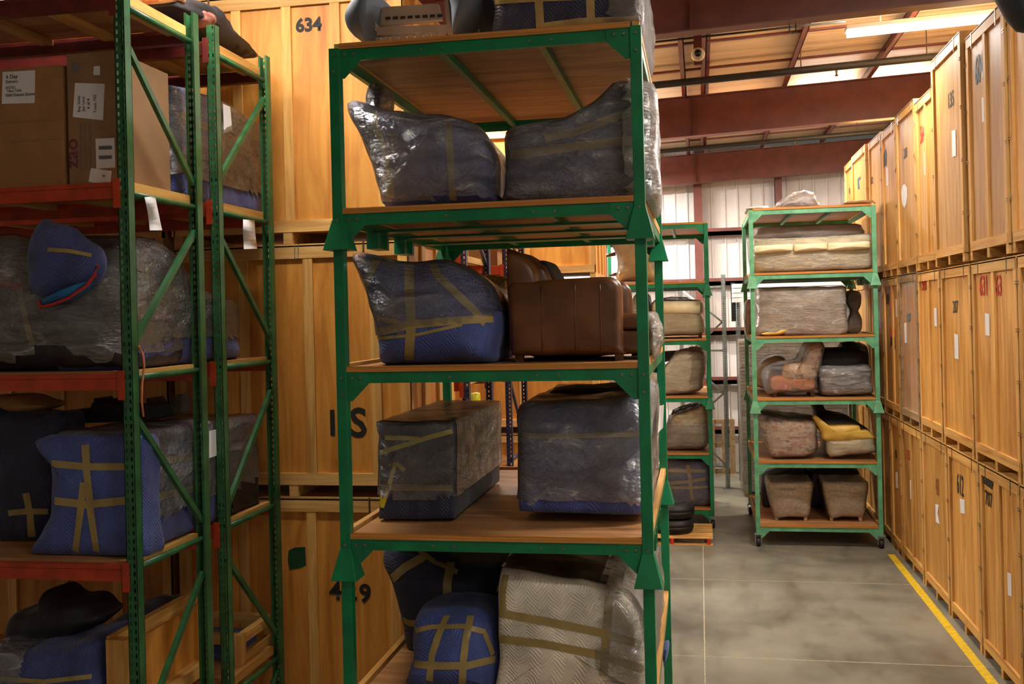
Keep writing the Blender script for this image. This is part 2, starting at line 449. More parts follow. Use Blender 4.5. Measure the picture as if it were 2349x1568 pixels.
def strip(bvh, pix, width, mat, parent, name='tape', off=.005):
    pts = []
    for (a, b_) in zip(pix[:-1], pix[1:]):
        L = math.hypot(b_[0]-a[0], b_[1]-a[1]); k = max(2, int(L/9))
        pts += [(a[0]+(b_[0]-a[0])*i/k, a[1]+(b_[1]-a[1])*i/k) for i in range(k)]
    pts.append(pix[-1])
    hits = []
    for p in pts:
        h = bvh.ray_cast(EYE, ray(*p).normalized())
        if h[0] is not None: hits.append((h[0], h[1] if h[1].dot(ray(*p)) < 0 else -h[1]))
    if len(hits) < 2: return None
    V = []; Fc = []
    for i, (p, n_) in enumerate(hits):
        tg = (hits[min(i+1, len(hits)-1)][0]-hits[max(i-1, 0)][0]).normalized()
        sd = n_.cross(tg).normalized()*width/2
        for k in (-1, -.33, .33, 1):
            q = p+sd*k
            h = bvh.ray_cast(q+n_*.08, -n_, .2)
            V.append((h[0] if h[0] is not None else q)+n_*off)
        if i:
            o = (i-1)*4
            for k in range(3): Fc.append((o+k, o+k+1, o+k+5, o+k+4))
    me = bpy.data.meshes.new(name); me.from_pydata(V, [], Fc)
    for p in me.polygons: p.use_smooth = True
    return link(name, me, mat, parent)
def quad(name, pts, mat, parent, thick=.002, nrm=(0, -1, 0)):
    """a thin sheet with four or more corners, of real thickness"""
    mb = MB(); mb.prism(pts, Vector(nrm)*-thick); return mb.build(name, mat, parent)
def text(name, body, size, mat, origin, right, up, parent, bold=.012, sx=1.0):
    cu = bpy.data.curves.new('t', 'FONT'); cu.body = body; cu.size = size; cu.offset = bold*size; cu.align_x = 'CENTER'; cu.align_y = 'CENTER'
    cu.resolution_u = 3
    to = bpy.data.objects.new('t', cu); COL.objects.link(to)
    dg = bpy.context.evaluated_depsgraph_get(); me = bpy.data.meshes.new_from_object(to.evaluated_get(dg))
    bpy.data.objects.remove(to); bpy.data.curves.remove(cu)
    r = Vector(right).normalized(); u = Vector(up).normalized(); o = Vector(origin)
    for v in me.vertices: v.co = o+r*v.co.x*sx+u*v.co.y
    me.materials.clear(); me.name = name
    return link(name, me, mat, parent)

# ================================================================== THE BUILDING
XL, XR, YB, YF = -11.0, 7.0, 25.0, -8.0
struct('floor', MB().box(XL, XR, YF, YB, -.2, 0), 'concrete')
fl = bpy.data.objects['floor']
# saw-cut joints in the slab, filled with pale sealant
plain('joint_fill', C(176, 166, 140), .7, 0, .15, 20, .05)
for k, (p, q, wd) in enumerate([((atZ(1612, 1568, 0)), atZ(1616, 1240, 0), .012)]):
    x = (p.x+q.x)/2
    MB().box(x-wd/2, x+wd/2, 2, 24.9, 0, .002).build('slab_joint', 'joint_fill', fl)
for py in (1333, 1512, 1150):
    y = atZ(1800, py, 0).y
    MB().box(-10, 6, y-.006, y+.006, 0, .002).build('slab_joint', 'joint_fill', fl)
yl = MB().box(2.70, 2.80, 3, 15.9, 0, .003).build('floor_marking', 'yellow_paint')
tag(yl, 'yellow painted line on the floor along the crate row', 'floor line')

def corrugated(name, p0, p1, z0, z1, nrm, parent=None, step=.3):
    """ribbed wall sheet between two ground points"""
    p0 = Vector(p0); p1 = Vector(p1); L = (p1-p0).length; d = (p1-p0)/L; n_ = Vector(nrm)
    prof = []; k = 0.0
    while k < L:
        for dx, h in ((0, 0), (step*.72, 0), (step*.78, .03), (step*.92, .03), (step*.98, 0)):
            if k+dx <= L: prof.append((k+dx, h))
        k += step
    prof.append((L, 0))
    V = []; Fc = []
    for i, (a, h) in enumerate(prof):
        q = p0+d*a+n_*h
        V += [(q.x, q.y, z0), (q.x, q.y, z1), (q.x-n_.x*.1, q.y-n_.y*.1, z0), (q.x-n_.x*.1, q.y-n_.y*.1, z1)]
        if i:
            o = 4*(i-1); Fc += [(o, o+4, o+5, o+1), (o+2, o+3, o+7, o+6), (o+1, o+5, o+7, o+3)]
    mb = MB().add(V, Fc); o = mb.build(name, 'wall_white', parent); o['kind'] = 'structure'; return o
wb = corrugated('wall_back', (XL, YB, 0), (XR, YB, 0), 0, 7.7, (0, -1, 0))
corrugated('wall_left', (XL, YF, 0), (XL, YB, 0), 0, 7.7, (1, 0, 0), step=.6)
corrugated('wall_right', (XR, YF, 0), (XR, YB, 0), 0, 7.9, (-1, 0, 0), step=.6)
corrugated('wall_front', (XL, YF, 0), (XR, YF, 0), 0, 7.7, (0, 1, 0), step=.6)
# girts and wall columns
def zpix(py, px, Y): return atY(px, py, Y).z
for py in (533, 647, 760, 872, 985):
    z = zpix(py, 1660, 24.9)
    MB().box(XL, XR, 24.72, 24.93, z-.08, z+.02).box(XL, XR, 24.72, 24.74, z-.08, z+.10).build('girt', 'maroon_steel', wb)
for px, wd in ((1601, .2), (1787, .16), (1380, .16), (1180, .2)):
    x = atY(px, 470, 24.6).x
    MB().box(x-wd/2, x+wd/2, 24.62, 24.64, 0, 7.3).box(x-.01, x+.01, 24.64, 24.85, 0, 7.3).box(x-wd/2, x+wd/2, 24.85, 24.87, 0, 7.3).build('wall_column', 'maroon_steel', wb)
# roof: insulation sheet, rafters, purlins, sag rods
def roofmb(y0, y1, dz0, dz1, x0=XL, x1=XR):
    return MB().add([(x, y, ROOF(x)+dz) for dz in (dz0, dz1) for y in (y0, y1) for x in (x0, x1)],
                    [(0, 2, 3, 1), (4, 5, 7, 6), (0, 1, 5, 4), (2, 6, 7, 3), (0, 4, 6, 2), (1, 3, 7, 5)])
ceil = struct('ceiling', roofmb(YF, YB, .21, .26), 'insulation')
for y in (-2.0, 4.6, 11.2, 17.8, 24.35):
    mb = roofmb(y-.006, y+.006, -.68, .0); 
    for dz in (-.70, -.015):
        mb.add(*(lambda q: (q.v, q.f))(roofmb(y-.11, y+.11, dz, dz+.016)))
    mb.build('rafter', 'maroon_steel', ceil)
    for x in (-.02, 5.0, -5.0):
        MB().box(x-.006, x+.006, y-.10, y+.10, ROOF(x)-.68, ROOF(x)-.01).build('web_stiffener', 'maroon_steel', ceil)
for k in range(-7, 6):
    x = .18+1.37*k; z = ROOF(x)
    MB().box(x-.006, x+.006, YF, 24.9, z, z+.2).box(x-.07, x+.006, YF, 24.9, z, z+.008).box(x-.006, x+.07, YF, 24.9, z+.19, z+.205).build('purlin', 'maroon_steel', ceil)
x = -.14; z = ROOF(x)
MB().box(x-.006, x+.006, YF, 24.9, z-.02, z+.2).box(x-.07, x+.006, YF, 24.9, z-.02, z-.01).build('purlin', 'maroon_steel', ceil)
for y in (-.5, 2.2, 6.8, 9.0, 12.9, 14.7, 16.3, 19.7, 21.4, 23.0):
    roofmb(y-.035, y+.035, .10, .13).build('sag_rod', 'maroon_steel', ceil)
# sprinkler pipes along the bays
for y, r, dz, lb in ((15.3, .055, -.30, 'thick black sprinkler pipe passing level with the top of the 135 crate'), (21.8, .05, -.26, 'thin black sprinkler pipe close to the rafter at the back wall')):
    t = thing('sprinkler_pipe', lb, 'pipe', (2, y, ROOF(2)+dz))
    MB().tube([(x, y, ROOF(x)+dz) for x in (XL, -4, 0, 3, XR)], r, 12).build('pipe', 'black_iron', t, True)
    for x in (-1.2, 1.55, 3.3):
        MB().tube([(x, y, ROOF(x)+dz), (x, y, ROOF(x)+.2)], .008, 6).build('hanger_rod', 'clip_steel', t)
        MB().lathe((x+.5, y, ROOF(x+.5)+dz-.14), [(.012, 0), (.03, .01), (.012, .03), (.02, .1)], 10).build('sprinkler_head', 'clip_steel', t)
y = 13.25; t = thing('conduit', 'thin dark conduit running to the end of a tube light', 'conduit', (0, y, 7.3))
MB().tube([(x, y, ROOF(x)-.20) for x in (-4, 0, 1.9)], .014, 8).build('pipe', 'black_iron', t, True)
p = atY(1601, 127, 12.7)
t = thing('alarm_horn', 'cream round alarm horn under the roof purlin', 'alarm', tuple(p))
MB().lathe(p, [(.075, -.1), (.085, -.06), (.08, .0), (.05, .05)], 16, 'Y').build('horn', 'cream_fabric', t, True)
MB().lathe(p+Vector((0, -.105, 0)), [(.045, -.01), (.03, .0)], 14, 'Y').build('grille', 'dark_fabric', t, True)
MB().box(p.x-.05, p.x+.05, p.y-.02, p.y+.06, p.z-.12, ROOF(p.x)).build('bracket', 'maroon_steel', t)
# a hook hanging from the near rafter
p = atY(1818, 65, 11.3)
t = thing('hanging_hook', 'small dark wire hook hanging from a rafter flange', 'hook', tuple(p))
MB().tube([p+Vector((0, 0, .18)), p+Vector((-.03, 0, .05)), p+Vector((-.035, 0, -.02)), p+Vector((0, 0, -.06)), p+Vector((.035, 0, -.02)), p+Vector((.03, 0, .12))], .007, 6).build('wire', 'black_iron', t, True)

# tube lights
for i, (lx, ly) in enumerate(FIX):
    zc = ROOF(lx)-.30
    lab = {3: 'fluorescent tube light hung above the 135 and 604 crates', 4: 'fluorescent tube light above the faded green rack'}.get(i, 'unseen fluorescent tube light elsewhere on the warehouse roof')
    t = thing('tube_lamp', lab, 'light', (lx, ly, zc), 'roof tube lights' )
    def sl(x0, x1, y0, y1, a, b_):
        return MB().add([(x, y, ROOF(x)+z) for z in (a, b_) for y in (y0, y1) for x in (x0, x1)], [(0, 2, 3, 1), (4, 5, 7, 6), (0, 1, 5, 4), (2, 6, 7, 3), (0, 4, 6, 2), (1, 3, 7, 5)])
    sl(lx-1.22, lx+1.22, ly-.11, ly+.11, -.33, -.28).build('housing', 'white_enamel', t)
    for dy in (-.06, .06):
        MB().tube([(lx-1.2, ly+dy, ROOF(lx-1.2)-.37), (lx+1.2, ly+dy, ROOF(lx+1.2)-.37)], .03, 10).build('tube', 'tube_glow', t, True)
    for dx in (-.8, .8):
        MB().tube([(lx+dx, ly, ROOF(lx+dx)-.28), (lx+dx, ly, ROOF(lx+dx)+.2)], .01, 6).build('hanger_rod', 'clip_steel', t)

# ================================================================== GREEN STACKING RACKS
def rack_unit(xl, xr, yf, yb, zfoot, decks, ztop, mat, label, group=None, caster=False, pockets=True, bolts=True, bt=.03, fine=True):
    t = thing('stacking_rack', label, 'rack', ((xl+xr)/2, (yf+yb)/2, zfoot-(.0 if not caster else zfoot)), group)
    pw = .066
    posts = [(xl, yf), (xr, yf), (xl, yb), (xr, yb)]
    for x, y in posts:
        z0 = zfoot+(.17 if not caster else 0)
        po = MB().box(x-pw/2, x+pw/2, y-pw/2, y+pw/2, z0, ztop).build('post', mat, t, bevel=.004)
        if caster:
            c = MB().box(x-.06, x+.06, y-.06, y+.06, zfoot-.012, zfoot).box(x-.05, x-.04, y-.03, y+.03, .06, zfoot-.01).box(x+.04, x+.05, y-.03, y+.03, .06, zfoot-.01).build('caster_fork', 'grey_steel', t)
            MB().lathe((x, y, .07), [(.03, -.035), (.066, -.03), (.07, -.015), (.07, .015), (.066, .03), (.03, .035)], 18, 'X').build('caster_wheel', 'black_rubber', c, True)
        else:
            MB().frustum((x, y), .165, zfoot, .07, zfoot+.19).build('foot_cone', mat, po, bevel=.004)
    bh = .068
    for di, z in enumerate(decks):
        zt = z-bt
        for y, nm in ((yf, 'front_beam'), (yb, 'rear_beam')):
            sg = -1 if y == yf else 1
            front = None if y == yf else front
            fb = MB().box(xl+pw/2, xr-pw/2, y-.016, y+.016, zt-bh, zt).box(xl+pw/2, xr-pw/2, min(y, y-sg*.05), max(y, y-sg*.05), zt-.006, zt).build(nm, mat, t)
            front = front or fb
            for x, sx in ((xl+pw/2, 1), (xr-pw/2, -1)):
                g = .11
                MB().prism([(x, y+sg*.0165, zt), (x+sx*(g+.03), y+sg*.0165, zt), (x+sx*(g+.03), y+sg*.0165, zt-bh), (x+sx*.03, y+sg*.0165, zt-bh-g), (x, y+sg*.0165, zt-bh-g)], (0, sg*.005, 0)).build('gusset', mat, fb)
                if bolts and sg < 0:
                    for dx in (.035, .09):
                        MB().lathe((x+sx*dx, y-.022, zt-bh*.5), [(.010, -.008), (.011, 0)], 8, 'Y').build('bolt', 'bolt_steel', fb)
        if bolts:
            for x in (xl, xr):
                for dz in (.5, 2.0):
                    MB().lathe((x, yf-pw/2, zt-bh*dz), [(.009, -.008), (.010, 0)], 8, 'Y').build('bolt', 'bolt_steel', t)
            for fx in (.30, .37, .66, .73):
                MB().lathe((xl+(xr-xl)*fx, yf-.016, zt-bh*.5), [(.008, -.007), (.009, 0)], 8, 'Y').build('bolt', 'bolt_steel', front)
        for x in (xl, xr):
            MB().box(x-.016, x+.016, yf+pw/2, yb-pw/2, zt-bh, zt).build('side_beam', mat, t)
        for fx in (.355, .69):
            x = xl+(xr-xl)*fx
            MB().box(x-.022, x+.022, yf+.017, yb-.017, zt-.045, zt).build('crossbar', mat, t)
        if pockets and di == 0 and not caster:
            for y0 in (yf+(yb-yf)*.24, yf+(yb-yf)*.46, yf+(yb-yf)*.72):
                MB().box(xl+.02, xr-.02, y0, y0+.16, zt-.062, zt-.047).build('fork_channel', mat, t)
            for y0 in (yf+(yb-yf)*.22, yf+(yb-yf)*.46):
                for x0_ in (xl-.02, xr-.06):
                    m_ = MB(); a, b_ = y0, y0+.24; zb = zt-bh-.10; zc = zt-bh
                    for (p, q) in ((a, a+.05), (b_-.05, b_)): m_.box(x0_, x0_+.08, p, q, zb, zc)
                    m_.box(x0_, x0_+.08, a, b_, zb-.006, zb)
                    m_.build('fork_sleeve', mat, t)
        ny = 3
        for k in range(ny):
            a = yf-.012+(yb-yf+.024)*k/ny; b_ = yf-.012+(yb-yf+.024)*(k+1)/ny-.004
            MB().box(xl+pw/2+.002, xr-pw/2-.002, a+(.0 if k else .0), b_, z-bt+.004, z).build('deck_panel', 'deck_ply', t)
        MB().box(xl+pw/2, xr-pw/2, yf-.030, yf-.013, z-bt+.001, z+.006).build('edge_strip', 'deck_edge', t)
        for x, sx in ((xl, -1), (xr, 1)):
            MB().box(x-.02, x+.02, yf+pw/2, yb-pw/2, zt, z+.022).build('edge_strip', 'lumber_y', t)
        MB().box(xl+pw/2, xr-pw/2, yb-.012, yb+.02, zt, z+.022).build('edge_strip', 'deck_edge', t)
    return t
# the near stack
NX0, NX1, NY0, NY1 = -2.16, -.326, 5.86, 8.42
D_TOP, D4, D3, D2, D1 = 5.406, 4.40, 3.434, 2.416, 1.40
rack_unit(NX0, NX1, NY0, NY1, 4.15, [D4, D_TOP], 5.385, 'green_steel', 'top dark green stacking rack holding two plastic-wrapped armchairs')
rack_unit(NX0, NX1, NY0, NY1, 2.14, [D2, D3], 4.20, 'green_steel', 'dark green stacking rack holding the brown leather armchair')
rack_unit(NX0, NX1, NY0, NY1, .14, [.40, D1], 2.19, 'green_steel', 'dark green bottom stacking rack holding the white quilted sofa', caster=True)
# far rack by the crates
RX0, RX1, RY0, RY1 = .83, 2.68, 16.3, 18.8
RD = [5.33, 4.31, 3.31, 2.33, 1.34, .34]
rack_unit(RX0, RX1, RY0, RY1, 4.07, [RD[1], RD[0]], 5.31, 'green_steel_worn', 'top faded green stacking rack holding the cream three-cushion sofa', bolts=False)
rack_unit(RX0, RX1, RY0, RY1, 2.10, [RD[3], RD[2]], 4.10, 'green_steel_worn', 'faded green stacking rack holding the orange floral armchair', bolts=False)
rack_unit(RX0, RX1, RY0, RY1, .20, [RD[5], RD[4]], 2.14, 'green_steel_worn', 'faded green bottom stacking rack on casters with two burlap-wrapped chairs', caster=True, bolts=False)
# middle rack before the back wall
MX0, MX1, MY0, MY1 = -1.75, .14, 17.6, 20.1
MD = [5.27, 4.25, 3.26, 2.27, 1.29, .34]
rack_unit(MX0, MX1, MY0, MY1, 4.0, [MD[1], MD[0]], 5.25, 'green_steel_mid', 'top green stacking rack with an empty top deck before the back wall', bolts=False)
rack_unit(MX0, MX1, MY0, MY1, 2.05, [MD[3], MD[2]], 4.03, 'green_steel_mid', 'green stacking rack holding a cream rolled-arm sofa before the back wall', bolts=False)
rack_unit(MX0, MX1, MY0, MY1, .20, [MD[5], MD[4]], 2.09, 'green_steel_mid', 'green bottom stacking rack behind the stacked tyres', caster=True, bolts=False)

# ================================================================== PALLET RACKS
def punched_post(x, y, z0, z1, face, mat, parent, wd=.07, dp=.07):
    """C-shaped upright; the web (facing -Y for face=-1, +Y for face=1) is punched with two columns of slots"""
    m_ = MB()
    yw = y-dp/2 if face < 0 else y+dp/2
    xs = [x-wd/2, x-wd/2+.012, x-wd/2+.024, x+wd/2-.024, x+wd/2-.012, x+wd/2]
    pitch, hole = .05, .026
    n_ = int((z1-z0)/pitch)
    for a, b_ in ((0, 1), (2, 3), (4, 5)):
        m_.add([(xs[a], yw, z0), (xs[b_], yw, z0), (xs[b_], yw, z1), (xs[a], yw, z1)], [(0, 1, 2, 3)])
    for a, b_ in ((1, 2), (3, 4)):
        for k in range(n_+1):
            za = z0+k*pitch+hole*.5 if k else z0
            zb = min(z1, z0+(k+1)*pitch-hole*.5)
            if zb > za: m_.add([(xs[a], yw, za), (xs[b_], yw, za), (xs[b_], yw, zb), (xs[a], yw, zb)], [(0, 1, 2, 3)])
    ye = y+dp/2 if face < 0 else y-dp/2
    th = .004
    for sx in (-1, 1):
        m_.box(min(x+sx*wd/2, x+sx*(wd/2-th)), max(x+sx*wd/2, x+sx*(wd/2-th)), min(yw, ye), max(yw, ye), z0, z1)
        m_.box(min(x+sx*wd/2, x+sx*(wd/2-.016)), max(x+sx*wd/2, x+sx*(wd/2-.016)), min(ye, ye-th), max(ye, ye-th), z0, z1)
    return m_.build('post', mat, parent)
def frame(parent, x, ya, yb, ztop, hz, dg, mat, bm='upright_green'):
    punched_post(x, ya, .01, ztop, -1, mat, parent); punched_post(x, yb, .01, ztop, 1, mat, parent)
    for y in (ya, yb): MB().box(x-.07, x+.07, y-.06, y+.06, 0, .01).build('base_plate', mat, parent)
    for z in hz: MB().tube([(x, ya+.03, z), (x, yb-.03, z)], .02, 10).build('horizontal_brace', bm, parent, True)
    for za, zb in dg: MB().bar((x, ya+.03, za), (x, yb-.03, zb), .04, .03, (1, 0, 0)).build('diagonal_brace', bm, parent)
def pallet_row(label, group, x0, x1, ya, yb, levels, ztop, dg, hz, postmat='upright_green', beammat='orange_steel', deck=True, bh=.10):
    t = thing('pallet_rack', label, 'rack', ((x0+x1)/2, (ya+yb)/2, 0), group)
    for x in (x0, x1): frame(t, x, ya, yb, ztop, hz, dg, postmat, postmat)
    bm0 = beammat
    for z in levels:
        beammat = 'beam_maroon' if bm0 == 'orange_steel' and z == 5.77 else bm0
        for y, nm, sg in ((ya, 'front_beam', -1), (yb, 'rear_beam', 1)):
            yy = y-sg*.005
            bo = MB().box(x0+.04, x1-.037, yy-.03, yy+.03, z-bh, z-.028).box(x0+.04, x1-.037, min(yy+sg*.03, yy-sg*.01), max(yy+sg*.03, yy-sg*.01), z-.03, z).build(nm, beammat, t)
            for x in (x0+.04, x1-.04):
                MB().box(x-.022, x+.022, y+sg*.0355, y+sg*.043, z-.16, z+.02).build('beam_connector', beammat, bo)
        if deck:
            nsh = 2
            for k in range(nsh):
                a = x0+.05+(x1-x0-.1)*k/nsh; b_ = x0+.05+(x1-x0-.1)*(k+1)/nsh-.004
                MB().box(a, b_, ya+.04, yb-.04, z-.006, z+.012).build('deck_sheet', 'deck_ply', t)
            m_ = 6
            for k in range(m_):
                x = x0+.12+(x1-x0-.24)*k/(m_-1)
                MB().box(x-.045, x+.045, ya+.035, yb-.035, z-.045, z-.007).build('joist', 'lumber_y', t)
            MB().box(x1-.06, x1-.022, ya+.04, yb-.04, z-.05, z+.014).build('edge_board', 'lumber_y', t)
    return t
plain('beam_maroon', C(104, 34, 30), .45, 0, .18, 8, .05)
LXP = -3.43; AY, BY, CY_, DY = 5.60, 6.46, 6.77, 7.65
LZ = [5.77, 4.60, 3.43, 2.26, 1.09]
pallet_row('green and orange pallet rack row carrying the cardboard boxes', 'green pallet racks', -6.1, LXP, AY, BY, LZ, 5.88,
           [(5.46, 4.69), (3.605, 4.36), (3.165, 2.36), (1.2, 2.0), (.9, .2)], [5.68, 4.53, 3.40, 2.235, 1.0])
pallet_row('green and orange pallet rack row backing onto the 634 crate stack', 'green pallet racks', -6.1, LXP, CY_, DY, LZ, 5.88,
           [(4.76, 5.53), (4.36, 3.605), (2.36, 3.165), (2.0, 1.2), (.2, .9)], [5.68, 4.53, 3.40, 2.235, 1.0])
BXP = -2.27
pallet_row('dark blue pallet rack row with orange beams beside the crate stacks', 'blue pallet racks', -4.9, BXP, 9.6, 10.7, [4.33, 3.1, 1.9], 5.0,
           [(4.9, 4.3), (3.2, 4.0), (3.0, 2.1), (1.0, 1.9)], [4.6, 3.4, 2.0], 'blue_steel')
pallet_row('dark blue pallet rack row before the far plywood crate stack', 'blue pallet racks', -4.9, BXP, 11.8, 12.9, [4.33, 3.1, 1.9], 5.0,
           [(4.9, 4.3), (3.2, 4.0), (3.0, 2.1), (1.0, 1.9)], [4.6, 3.4, 2.0], 'blue_steel')
# galvanised frame by the back wall
gx = atY(1664, 900, 22.0).x
t = thing('steel_upright_frame', 'galvanised grey rack frame standing by the white back wall', 'rack frame', (gx, 22.4, 0))
punched_post(gx, 21.6, .01, 4.5, -1, 'grey_steel', t, .09, .09); punched_post(gx-.9, 21.9, .01, 4.4, -1, 'grey_steel', t, .08, .08)
for x_, y_ in ((gx, 21.6), (gx-.9, 21.9)): MB().box(x_-.12, x_+.12, y_-.08, y_+.08, 0, .01).build('base_plate', 'grey_steel', t)
zz = [.5, 1.25, 2.0, 2.75, 3.5, 4.2]
for k in range(5):
    a, b_ = (gx-.04, 21.6), (gx-.86, 21.9)
    if k % 2: a, b_ = b_, a
    MB().bar((a[0], a[1], zz[k]), (b_[0], b_[1], zz[k+1]), .04, .03, (0, 1, 0)).build('diagonal_brace', 'grey_steel', t)
for z in (.45, 2.02, 2.9, 4.25): MB().bar((gx-.04, 21.6, z), (gx-.86, 21.9, z), .04, .04).build('horizontal_brace', 'grey_steel', t)
gx2 = atY(1697, 900, 22.6).x
t = thing('steel_post', 'tall galvanised post with slotted holes beside the wrapped board stack', 'post', (gx2, 22.6, 0))
punched_post(gx2, 22.6, 0, 4.25, -1, 'grey_steel', t, .10, .08)
MB().box(gx2-.14, gx2-.05, 22.56, 22.64, 3.5, 4.35).build('guide_rail', 'black_iron', t)

# ================================================================== PLYWOOD STORAGE CRATES
def crate(mp, w_, d_, z0, z1, label, group, battens=(.5,), ply='plywood', rail='lumber_h', skid=.10, clips=(.18, .42, .66, .88), loc=None, sidebat=(), tint=None, fr=.085, topr=.11):
    p0 = Vector(mp(w_/2, d_/2, z0))
    t = thing('storage_crate', label, 'crate', tuple(p0), group)
    zb = z0+skid; rc = .028
    bat = 'lumber_v'
    if tint: bat = rail = tint
    MB().mbox(mp, .012, w_-.012, rc, d_-.01, zb, z1-.012).build('panel', ply if not tint else 'walnut_ply', t)
    MB().mbox(mp, 0, w_, 0, rc+.004, z1-topr, z1).build('top_rail', rail, t)
    MB().mbox(mp, 0, w_, 0, rc+.004, zb, zb+.10).build('bottom_rail', rail, t)
    for u in (0, w_-fr): MB().mbox(mp, u, u+fr, .002, rc+.004, zb+.10, z1-topr).build('stile', bat, t)
    for f in battens: MB().mbox(mp, f*w_-.042, f*w_+.042, .004, rc+.004, zb+.10, z1-topr).build('batten', bat, t)
    for u, uu in ((-.022, .012), (w_-.012, w_+.0)):        # side boards
        MB().mbox(mp, u, uu, .0, .09, zb, z1).build('side_stile', bat, t)
    for f in sidebat:
        MB().mbox(mp, w_-.012, w_+.016, f*d_-.05, f*d_+.05, zb, z1).build('side_stile', bat, t)
    MB().mbox(mp, -.018, .012, .09, d_-.09, z1-.10, z1).build('side_rail', rail, t)
    MB().mbox(mp, -.018, .012, .09, d_-.09, zb, zb+.09).build('side_rail', rail, t)
    MB().mbox(mp, -.018, .012, d_-.09, d_, zb, z1).build('side_stile', bat, t)
    lid = MB().mbox(mp, -.01, w_+.01, 0, d_, z1-.012, z1+.012).build('lid', rail, t)
    for u in (0, w_/2-.04, w_-.08):
        MB().mbox(mp, u, u+.08, .004, d_-.02, z0, zb).build('skid', rail, t)
    for f in clips:
        z = zb+(z1-zb)*f
        for u in (.0, w_):
            m_ = MB()
            for dz in (-.012, .012): m_.mbox(mp, u-.028, u+.028, -.006, -.001, z+dz-.003, z+dz+.003)
            m_.build('spring_clip', 'clip_steel', t)
    for u in (.18*w_, .82*w_):
        MB().mbox(mp, u-.008, u+.008, -.004, .0, z1-topr-.04, z1+.014).build('lid_clip', 'clip_steel', lid)
    return t
# ---- right-hand row along the aisle
FX = 2.88
T1Z, T2Z, T3Z = 0.0, 2.06, 4.20
def right(y0, y1, z0, z1, label, x=FX, **k):
    mp = lambda u, v_, z: (x+v_, y0+u, z)
    return crate(mp, y1-y0, 1.95, z0, z1, label, 'crates along the aisle', rail='lumber_y', ply='plywood_aged', **k)
def mark(t, s_, px, py, size, mat, X=FX, sx=1.0, bold=.03, rec=.026):
    o = atX(px, py, X+rec); text('stencil_number', s_, size, mat, o+Vector((-.003, 0, 0)), (0, -1, 0), (0, 0, 1), t, bold, sx)
def label_paper(t, pts, X=FX, mat='paper', rec=.026, name='paper_label'):
    pp = [atX(x, y, X+rec)+Vector((-.003, 0, 0)) for x, y in pts]
    return quad(name, pp, mat, t, .002, (-1, 0, 0))
def lp(t, px, py, wpx, hpx, X=FX, sk=.0, **k):
    label_paper(t, [(px-wpx/2, py-hpx/2), (px+wpx/2, py-hpx/2+sk), (px+wpx/2+1, py+hpx/2+sk), (px-wpx/2+1, py+hpx/2)], X, **k)
YYp = lambda lst, py: [atX(p, py, FX).y for p in lst]
YY3 = YYp((1936, 1957, 1992, 2022, 2055, 2100, 2150, 2225, 2318), 380); YY3.append(YY3[-1]-1.4)
tops3 = [6.52, 6.52, 6.5, 6.46, 6.5, 6.42, 6.68, 6.56, 6.62]
info3 = [('plywood crate at the end of the top tier, against the white back wall', ()),
         ('top-tier plywood crate with a blue scrawl, next to the end crate', ()),
         ('top-tier plain plywood crate just behind the faded green rack top', ()),
         ('top-tier plywood crate with a dark blue painted patch', ()),
         ('top-tier plywood crate stencilled 208 with a white oval plate', ()),
         ('top-tier plywood crate with a red painted 564', (.5,)),
         ('tall top-tier plywood crate stencilled 135 with a narrow white label', ()),
         ('top-tier plywood crate with 604 painted in blue', (.5,)),
         ('top-tier plywood crate beside the blue-painted 604 crate, cut by the black arm', (.35, .68))]
c3 = []
for i in range(9):
    gap = .06 if i not in (1, 6) else .12
    dx = {1: -.03, 6: -.05, 7: -.02}.get(i, 0)
    c3.append(right(YY3[i+1]+gap, YY3[i]-.0, T3Z, tops3[i], info3[i][0], x=FX+dx, battens=info3[i][1], sidebat=()))
mark(c3[6], '135', 2181, 230, .24, 'ink', FX-.05, .8, .015); lp(c3[6], 2188, 330, 9, 60, FX-.05, -3)
mark(c3[7], '604', 2246, 160, .40, 'ink_blue', FX-.02, .5, .03); lp(c3[7], 2257, 252, 9, 56, FX-.02, -3)
mark(c3[5], '564', 2116, 309, .32, 'ink_red', FX, .55, .015); lp(c3[5], 2123, 375, 6, 52)
mark(c3[4], '208', 2077, 352, .20, 'ink', FX, .8, .01)
label_paper(c3[4], [(2068, 440), (2071, 425), (2075, 422), (2080, 430), (2081, 450), (2079, 468), (2075, 478), (2070, 466)], name='oval_plate')
label_paper(c3[3], [(2028, 352), (2032, 340), (2034, 352), (2034, 378), (2028, 384)], mat='ink_blue', name='paint_patch'); lp(c3[3], 2035, 405, 5, 42)
label_paper(c3[1], [(1967, 410), (1974, 404), (1974, 410), (1970, 414), (1972, 432), (1968, 434)], X=FX-.03, mat='ink_blue', name='blue_scrawl')
mark(c3[2], '412', 2000, 415, .16, 'ink', FX, .9); mark(c3[0], '88', 1949, 438, .16, 'ink', FX, .9)
YY2 = YYp((2028, 2064, 2108, 2160, 2231, 2338), 790); YY2 = [YY2[0]+4.4, YY2[0]+2.8, YY2[0]+1.4]+YY2+[YY2[-1]-1.45]
info2 = [('middle-tier plywood crate at the row end under the wall-side top crate', ()),
         ('middle-tier plywood crate hidden behind the far end of the faded green rack', ()),
         ('middle-tier plywood crate with black paint spots, beside the faded green rack post', (.5,)),
         ('middle-tier plywood crate with an orange and black painted figure', (.42,)),
         ('middle-tier crate with a polished brown door panel', ()),
         ('middle-tier plywood crate with a red painted 588 in a red box', (.5,)),
         ('middle-tier plywood crate stencilled 207 in black', ()),
         ('middle-tier plywood crate with 631 sprayed twice in red', (.5,)),
         ('middle-tier plywood crate with a large white paper, next to the red 631 crate', (.3, .66))]
c2 = []
